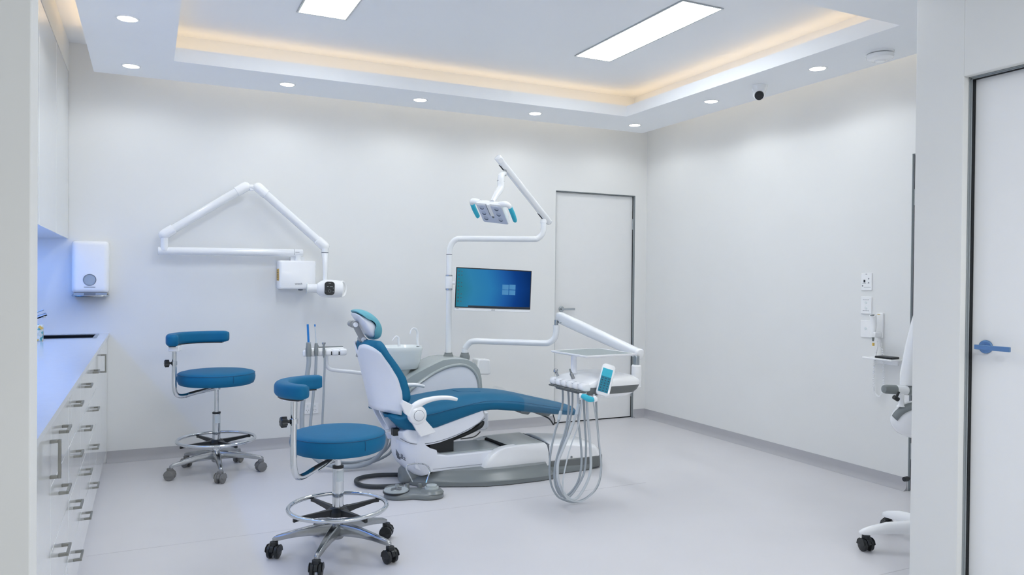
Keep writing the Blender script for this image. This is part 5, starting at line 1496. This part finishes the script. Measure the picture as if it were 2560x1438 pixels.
MB().loft([head_ring(z, k0, k1, kb, r) for z, k0, k1, kb, r in ((0.628, 0.42, 0.22, 0.14, 0.06), (0.640, 0.28, 0.14, 0.06, 0.06), (0.657, 0.14, 0.10, 0.015, 0.05))]).obj('under_shell', 'plastic', t, angle=60)
# instrument holders: six rounded lugs along the dentist's edge
HB = [0.09, 0.25, 0.41, 0.57, 0.73, 0.89]
for b in HB:
    c = HP(0.085, b, 0.702)
    rings = []
    for s_, k in ((-0.028, 0.55), (-0.0255, 0.85), (-0.018, 1.0), (0.018, 1.0), (0.0255, 0.85), (0.028, 0.55)):
        rings.append([c + ev * s_ + eu * (u_ * k) + zz * (w_ * k) for u_, w_ in rrect(0.066, 0.046, 0.020)])
    MB().loft(rings).obj('instrument_holder', 'plastic', t, angle=60)
    MB().obox(c - eu * 0.022 - zz * 0.025, eu, ev, zz, 0.030, 0.050, 0.010).obj('holder_foot', 'darkgrey', t, bevel=0.003)
# tray on its stem
tc_ = Vector((2.383, 3.825, 0.874))
tu, tv = Vector((math.cos(R(4)), math.sin(R(4)), 0)), Vector((-math.sin(R(4)), math.cos(R(4)), 0))
rings = [[tc_ + tu * a + tv * b + zz * z for a, b in rrect(0.362 + k, 0.372 + k, 0.014)] for z, k in ((-0.010, -0.02), (-0.004, -0.003), (0.002, 0.0), (0.004, -0.002), (0.004, -0.020), (0.0, -0.026))]
tr = MB().loft(rings).obj('tray_frame', 'plastic', t, angle=40)
MB().loft([[tc_ + tu * a + tv * b + zz * z for a, b in rrect(0.334, 0.344, 0.010)] for z in (0.0005, 0.0035)]).obj('tray_mat', 'mesh', tr)
MB().cyl(HP(0.22, 0.62, 0.755), HP(0.22, 0.62, 0.870), 0.0175, n=24).obj('tray_stem', 'plastic2', t)
# keypad
kc0, kc1 = Vector((2.2768, 3.5450, 0.6728)), Vector((2.3392, 3.5750, 0.8225))
kx = Vector((0.90, -0.33, -0.10))
ky = (kc1 - kc0).normalized()
kx = (kx - ky * kx.dot(ky)).normalized()
kn = kx.cross(ky)
kn = kn if kn.y < 0 else -kn
KH = (kc1 - kc0).length + 0.018
kc = (kc0 + kc1) / 2
kp_ = MB().loft([[kc + kn * d_ + kx * a + ky * b for a, b in rrect(0.076 - k, KH - k, 0.020 - k * 0.3)] for d_, k in ((-0.030, 0.010), (-0.022, 0.0), (-0.004, 0.0), (0.0, 0.006))]).obj('keypad', 'plastic', t, angle=50)
MB().obox(kc - kx * 0.004 + ky * 0.040 + kn * 0.0005, kx, ky, kn, 0.058, 0.046, 0.002).obj('display', 'aqua', kp_)
MB().obox(kc - kx * 0.004 - ky * 0.028 + kn * 0.0005, kx, ky, kn, 0.058, 0.090, 0.002).obj('key_field', 'tealscreen', kp_)
g = MB()
for i in range(3):
    for j in range(6):
        g.obox(kc - kx * 0.004 + kx * (-0.018 + 0.018 * i) + ky * (0.008 - 0.0145 * j) + kn * 0.0016, kx, ky, kn, 0.007, 0.004, 0.001)
g.obj('key_symbols', 'dark_ink', kp_)
MB().tube([kc - kn * 0.025 - ky * 0.03, kc - kn * 0.055 - ky * 0.03 + kx * 0.03, HP(0.42, 0.04, 0.68)], 0.016, 12, 4).obj('keypad_neck', 'plastic', t)
# aqua handle below the near corner
g0, g1 = (2.1682, 3.6000, 0.6603), (2.2423, 3.5600, 0.6483)
MB().tube([(2.1760, 3.6000, 0.6598), (2.1846, 3.5800, 0.6555), (2.2013, 3.5650, 0.6456), (2.2267, 3.5600, 0.6426)], [0.012, 0.0165, 0.017, 0.013], 14, 5).obj('aqua_grip', 'aqua', t)
MB().cyl((2.1639, 3.6100, 0.6613), (2.1786, 3.6000, 0.6597), 0.014, n=18).ball((2.2345, 3.5600, 0.6443), 0.017).cyl((2.2345, 3.5600, 0.6443), HP(0.20, 0.05, 0.66), 0.008, n=10).cyl((2.1691, 3.6100, 0.6610), HP(0.10, 0.08, 0.67), 0.008, n=10).obj('grip_ends', 'plastic', t)
# hanging hoses
def hose(pts_, r, m='hose'):
    return MB().tube([Vector(p) for p in pts_], r, 10, 6).obj('hose', m, dl)
hose([(2.2382, 3.9300, 0.6811), (2.2364, 3.9200, 0.5796), (2.2069, 3.9000, 0.4965), (2.1535, 3.8700, 0.3971), (2.1091, 3.8400, 0.2667), (2.0967, 3.8100, 0.1449), (2.1289, 3.8000, 0.0652), (2.1767, 3.7900, 0.0297), (2.2487, 3.7800, 0.0122), (2.3238, 3.7700, 0.0340), (2.3882, 3.7600, 0.0998), (2.4025, 3.7500, 0.2161), (2.3779, 3.7400, 0.3613), (2.3560, 3.7300, 0.5143), (2.3427, 3.7200, 0.6469)], 0.0062, 'hose')
hose([(2.2335, 3.8600, 0.6903), (2.2372, 3.8500, 0.5734), (2.2109, 3.8300, 0.4445), (2.1549, 3.8000, 0.3406), (2.1050, 3.7700, 0.2410), (2.0895, 3.7400, 0.1446), (2.1179, 3.7200, 0.0782), (2.1669, 3.7100, 0.0888), (2.2242, 3.7100, 0.1556), (2.2442, 3.7100, 0.2660), (2.2347, 3.7100, 0.3954), (2.2202, 3.7100, 0.5043), (2.2355, 3.7200, 0.6163)], 0.0066, 'hose')
hose([(2.2252, 3.7900, 0.6950), (2.2183, 3.7800, 0.5574), (2.1761, 3.7600, 0.4344), (2.1189, 3.7400, 0.3057), (2.0879, 3.7200, 0.2109), (2.0932, 3.7000, 0.1202), (2.1347, 3.6900, 0.0705), (2.1969, 3.6900, 0.1178), (2.2575, 3.7000, 0.2073), (2.2726, 3.7100, 0.3485), (2.2691, 3.7200, 0.4782), (2.2653, 3.7300, 0.6361)], 0.006, 'hose')
hose([(2.2187, 3.7200, 0.6906), (2.2225, 3.7200, 0.5850), (2.1784, 3.7100, 0.4685), (2.1133, 3.6900, 0.3598), (2.0725, 3.6800, 0.2802), (2.0706, 3.6700, 0.1819), (2.1094, 3.6600, 0.0994), (2.1693, 3.6600, 0.0676), (2.2325, 3.6700, 0.1121), (2.2853, 3.6800, 0.2091), (2.2869, 3.6900, 0.3697), (2.2751, 3.7000, 0.5249), (2.2745, 3.7100, 0.6384)], 0.008, 'hose2')
hose([(2.1932, 3.6200, 0.6604), (2.1751, 3.6300, 0.5010), (2.1332, 3.6400, 0.3839), (2.1011, 3.6400, 0.2774), (2.0819, 3.6400, 0.1635), (2.1084, 3.6400, 0.0868), (2.2001, 3.6500, 0.0553), (2.2860, 3.6700, 0.0809), (2.3515, 3.6900, 0.1514), (2.3674, 3.7000, 0.2633), (2.3500, 3.7100, 0.4253), (2.3328, 3.7200, 0.5640), (2.3218, 3.7300, 0.6444)], 0.004, 'hose2')
for q, q2 in (((2.2149, 3.9050, 0.5236), (2.1962, 3.8950, 0.4743)), ((2.2234, 3.7150, 0.5948), (2.2083, 3.7130, 0.5366))):
    MB().cyl(q, q2, 0.0095, n=14).obj('hose_joint', 'straw_clear', dl)

t = thing('dental_handpiece', 'silver handpiece with a round head in the farthest holder of the instrument table', 'handpiece', (2.2187, 3.9300, 0.7060), 'handpieces on the instrument table')
p0, p1 = Vector((2.2271, 3.9300, 0.6936)), Vector((2.1923, 3.9300, 0.7574))
d_ = (p1 - p0).normalized()
MB().lathe([(0.001, -0.02), (0.009, -0.02), (0.0095, 0.0), (0.0085, 0.03), (0.0075, 0.055), (0.0085, 0.068), (0.001, 0.069)], p0, 18, d_).obj('body', 'alloy', t, angle=60)
MB().lathe([(0.001, -0.010), (0.0115, -0.008), (0.0135, 0.002), (0.0115, 0.012), (0.001, 0.015)], p1 + d_ * 0.004, 20, Vector((0.25, 0.1, 0.9))).obj('head', 'alloy', t, angle=60)
t = thing('dental_handpiece', 'silver handpiece with a thin dark tip in a middle holder of the instrument table', 'handpiece', (2.2294, 3.7700, 0.7113), 'handpieces on the instrument table')
p0, p1 = Vector((2.2322, 3.7700, 0.7019)), Vector((2.1938, 3.7700, 0.7916))
d_ = (p1 - p0).normalized()
L = (p1 - p0).length
MB().lathe([(0.001, -0.02), (0.010, -0.02), (0.011, 0.0), (0.0105, L * 0.68), (0.008, L * 0.72), (0.001, L * 0.72)], p0, 20, d_).obj('body', 'alloy', t, angle=50)
MB().lathe([(0.001, L * 0.70), (0.0058, L * 0.70), (0.005, L * 0.98), (0.001, L * 1.0)], p0, 16, d_).obj('tip', 'midgrey', t)

# ================================================================== suction holder
t = thing('suction_unit', 'white suction hose holder on a bent arm, left of the dental chair backrest', 'suction unit', (1.10, 5.2, 0.6))
YS = 5.20
s0, s1 = Vector((0.9548, 5.2000, 0.7797)), Vector((1.2310, 5.2000, 0.8309))
MB().bx(s0.x + 0.01, s1.x - 0.004, YS - 0.012, YS + 0.045, s0.z + 0.012, s1.z - 0.004).obj('holder_bar', 'plastic', t, bevel=0.014, seg=3)
for k in range(6):
    x_ = s0.x + 0.016 + k * (s1.x - s0.x - 0.032) / 5
    zc = (s0.z + s1.z) / 2 - 0.012
    rings = []
    for s_, kk in ((-0.026, 0.6), (-0.021, 0.92), (-0.012, 1.0), (0.012, 1.0), (0.021, 0.92), (0.026, 0.6)):
        rings.append([Vector((x_ + s_, YS - 0.012 + a * kk, zc + b * kk)) for a, b in rrect(0.040, 0.048, 0.017)])
    MB().loft(rings).obj('hose_rest', 'plastic', t, angle=60)
MB().bx(s0.x + 0.10, s1.x - 0.012, YS - 0.002, YS + 0.030, s1.z - 0.005, s1.z + 0.0015).obj('top_rail', 'midgrey', t, bevel=0.001)
MB().obox((s0.x + 0.085, YS + 0.01, s1.z + 0.006), (1, 0, 0), (0, 1, 0), (0, 0, 1), 0.022, 0.03, 0.018).obj('filter_cap', 'midgrey', t, bevel=0.003)
for px_k in (829, 848):
    q = Vector({829: (1.1330, 5.1660, 0.7875), 848: (1.1848, 5.1660, 0.7857)}[px_k])
    MB().bx(q.x - 0.0035, q.x + 0.0035, YS - 0.0345, YS - 0.028, q.z - 0.011, q.z + 0.014).obj('switch', 'black', t)
MB().tube([(1.1093, 5.2200, 0.7779), (1.1096, 5.2200, 0.7311), (1.1152, 5.2200, 0.6978), (1.1373, 5.2200, 0.6749), (1.1758, 5.2200, 0.6649), (1.2617, 5.2300, 0.6517), (1.3659, 5.2500, 0.6334), (1.4900, 5.2800, 0.6100), (1.5727, 5.2900, 0.5934)], 0.0135, 18, 6).obj('bent_arm', 'enamel', t)
def shose(pts_, r, m, parent, name='hose'):
    return MB().tube([Vector(p) for p in pts_], r, 12, 6).obj(name, m, parent)
# large hose, medium hose, thin hose
shose([(0.9772, 5.1600, 0.8687), (0.9766, 5.1550, 0.8100), (0.9774, 5.1500, 0.7379), (0.9700, 5.1500, 0.6710), (0.9599, 5.1500, 0.5909), (0.9422, 5.1500, 0.4846), (0.9351, 5.1500, 0.3644), (0.9400, 5.1300, 0.2471), (0.9876, 5.1000, 0.1287), (1.0737, 5.0800, 0.0579), (1.1957, 5.0500, 0.0338), (1.3158, 5.0400, 0.0350), (1.4070, 5.0400, 0.0672), (1.4711, 5.0500, 0.1306), (1.5080, 5.1000, 0.1924), (1.5278, 5.1400, 0.2760), (1.5477, 5.1800, 0.3582)], 0.0155, 'hose', t)
shose([(1.0276, 5.1600, 0.8619), (1.0271, 5.1550, 0.7894), (1.0229, 5.1500, 0.6686), (1.0130, 5.1500, 0.5612), (1.0006, 5.1500, 0.4271), (0.9889, 5.1400, 0.2950), (1.0016, 5.1200, 0.1769), (1.0724, 5.1000, 0.0940), (1.2121, 5.1200, 0.0409), (1.3840, 5.1400, 0.0197), (1.5121, 5.1400, 0.0578), (1.5671, 5.1600, 0.0995), (1.6081, 5.2000, 0.1620)], 0.0095, 'hose', t)
shose([(1.0786, 5.1600, 0.8496), (1.0792, 5.1550, 0.8012), (1.0840, 5.1500, 0.7337), (1.0796, 5.1500, 0.5848), (1.0751, 5.1500, 0.4494), (1.0706, 5.1500, 0.3140), (1.0727, 5.1300, 0.1822), (1.1125, 5.1000, 0.0902), (1.2186, 5.0900, 0.0524), (1.3591, 5.1000, 0.0531), (1.4802, 5.1000, 0.0917), (1.5430, 5.1200, 0.1604), (1.5719, 5.1700, 0.2390)], 0.0075, 'hose', t)
for a, b, r0, r1 in (((771.5, 862), (771.5, 888), 0.0185, 0.0205), ((790.5, 862), (790.5, 886), 0.0125, 0.0145)):
    pass
for p, q, r_ in (((0.9759, 5.1600, 0.8688), (0.9771, 5.1520, 0.7726), 0.019), ((1.0276, 5.1600, 0.8619), (1.0266, 5.1520, 0.7762), 0.0135), ((1.0786, 5.1600, 0.8496), (1.0802, 5.1520, 0.7635), 0.0095)):
    p, q = Vector(p), Vector(q)
    LL = (q - p).length
    MB().lathe([(r_ * 0.6, 0.0), (r_ * 0.8, 0.004), (r_ * 0.92, LL * 0.3), (r_ * 1.08, LL * 0.55), (r_ * 0.95, LL * 0.75), (r_ * 0.85, LL)], p, 20, q - p).obj('hose_handle', 'midgrey', t, angle=60)
q = Vector((1.0785, 5.1600, 0.8551))
MB().lathe([(0.001, -0.004), (0.010, -0.004), (0.0135, 0.004), (0.012, 0.010), (0.001, 0.011)], q, 20).obj('saliva_tip_seat', 'alloy', t)
p0, p1 = Vector((0.9772, 5.1600, 0.8634)), Vector((0.9704, 5.1600, 0.9899))
tag(MB().cyl(p0, p1, 0.0075, 0.0070, 18).obj('suction_tip', 'straw_blue', angle=50), 'thick blue suction tip standing in the left hose of the suction holder', 'suction tip', 'suction tips')
t2 = thing('saliva_ejector', 'thin pale saliva ejector with a blue end in the second hose of the suction holder', 'suction tip', (1.0276, 5.1600, 0.8619), 'suction tips')
p0, p1 = Vector((1.0277, 5.1600, 0.8592)), Vector((1.0189, 5.1600, 0.9756))
MB().cyl(p0, p1, 0.0034, n=12).obj('stem', 'straw_clear', t2)
d_ = (p1 - p0).normalized()
MB().lathe([(0.001, -0.002), (0.0046, -0.002), (0.0050, 0.006), (0.0046, 0.013), (0.001, 0.014)], p1, 14, d_).obj('tip_cap', 'straw_blue', t2)

# ================================================================== foot control with its cable
t = thing('foot_control', 'grey foot pedal with a wire handle on the floor in front of the chair base', 'foot control', (1.44, 4.29, 0))
fa = Vector((1.345, 4.335, 0))
fb_ = Vector((1.528, 4.258, 0))
fu_ = (fb_ - fa).normalized()
fv_ = Vector((-fu_.y, fu_.x, 0))
def foot_outline(k):
    pts_ = []
    for j in range(48):
        a = 2 * PI * j / 48
        x_ = math.cos(a)
        y_ = math.sin(a)
        px__ = (0.178 - k) * math.copysign(abs(x_) ** 0.72, x_)
        wid = 0.088 - 0.026 * math.exp(-((px__ + 0.0) / 0.055) ** 2) if y_ < 0 else 0.088 + 0.012 * math.exp(-(px__ / 0.07) ** 2)
        pts_.append((px__, (wid - k) * math.copysign(abs(y_) ** 0.8, y_)))
    return pts_
fc = (fa + fb_) / 2
rings = [[fc + fu_ * a + fv_ * b + Vector((0, 0, z)) for a, b in foot_outline(k)] for z, k in ((0.002, 0.004), (0.006, 0.0), (0.022, 0.002), (0.032, 0.010), (0.036, 0.022))]
MB().loft(rings).obj('pedal_body', 'casegrey', t, angle=60)
ba = fa + fu_ * -0.006
MB().lathe([(0.001, 0.034), (0.070, 0.034), (0.074, 0.038), (0.074, 0.044), (0.001, 0.044)], ba, 40).obj('dial_base', 'grey', t)
MB().lathe([(0.066, 0.030), (0.0785, 0.030), (0.0785, 0.038), (0.066, 0.040)], ba, 40, cap=False).obj('dial_ring', 'black', t)
MB().lathe([(0.070, 0.040), (0.072, 0.046), (0.068, 0.056), (0.050, 0.063), (0.020, 0.066), (0.001, 0.0665)], ba, 40, cap=False).obj('clear_dome', 'cleardome', t, angle=60)
ps = MB()
for a, b, w_, h_, r_ in ((-0.012, 0.010, 0.030, 0.014, 30), (0.014, -0.006, 0.036, 0.016, -35), (-0.022, -0.014, 0.020, 0.010, 70), (0.020, 0.022, 0.022, 0.010, 10)):
    ax_ = fu_ * math.cos(R(r_)) + fv_ * math.sin(R(r_))
    ps.obox(ba + fu_ * a + fv_ * b + Vector((0, 0, 0.049)), ax_, Vector((-ax_.y, ax_.x, 0)), (0, 0, 1), w_, h_, 0.006)
ps.obj('inner_switches', 'dark_ink', t)
bb = fb_ + fu_ * 0.006
MB().lathe([(0.074, 0.030), (0.060, 0.044), (0.046, 0.050), (0.001, 0.050)], bb, 40, cap=False).obj('disc_mount', 'casegrey', t, angle=60)
MB().lathe([(0.043, 0.048), (0.043, 0.058), (0.041, 0.061), (0.034, 0.061), (0.034, 0.064), (0.031, 0.072), (0.001, 0.073)], bb, 40, cap=False).obj('foot_disc', 'grey', t, angle=40)
for a in (-0.105, -0.045, 0.030, 0.098):
    q = fc + fu_ * a + fv_ * (0.068 if abs(a) < 0.08 else 0.052) + Vector((0, 0, 0.024))
    MB().lathe([(0.001, 0), (0.0135, 0), (0.0135, 0.032), (0.011, 0.037), (0.001, 0.038)], q, 20).obj('button_post', 'casegrey', t, angle=50)
hp = [(1.4514, 4.3700, 0.0705), (1.4367, 4.3800, 0.1061), (1.4178, 4.3850, 0.1482), (1.4227, 4.3850, 0.1696), (1.4437, 4.3800, 0.1772), (1.4801, 4.3750, 0.1784), (1.5159, 4.3600, 0.1758), (1.5407, 4.3500, 0.1609), (1.5546, 4.3450, 0.1338), (1.5435, 4.3350, 0.1105), (1.5233, 4.3200, 0.0701)]
MB().tube(hp, 0.0045, 10, 6).obj('wire_handle', 'chrome', t)
def floor_pt(x_, y_):
    return (x_, y_, 0.0165)
cab = [(1.50, 4.86), (1.42, 4.875), (1.34, 4.885), (1.27, 4.870), (1.225, 4.82), (1.215, 4.74), (1.235, 4.66), (1.28, 4.60), (1.34, 4.555), (1.40, 4.49), (1.43, 4.42), (1.435, 4.375)]
cb_ = [floor_pt(*(1.5103, 4.7548, 0.0170)[:2]), floor_pt(*(1.4602, 4.7769, 0.0170)[:2]), floor_pt(*(1.3620, 4.8090, 0.0170)[:2]), floor_pt(*(1.2732, 4.8043, 0.0170)[:2]), floor_pt(*(1.2090, 4.7576, 0.0170)[:2]), floor_pt(*(1.1901, 4.6725, 0.0170)[:2]), floor_pt(*(1.2169, 4.5903, 0.0170)[:2]), floor_pt(*(1.2863, 4.5398, 0.0170)[:2]), floor_pt(*(1.3814, 4.5175, 0.0170)[:2]), floor_pt(*(1.4389, 4.5120, 0.0170)[:2])]
MB().tube(cb_, 0.0135, 14, 6).obj('cable', 'rubber', t)
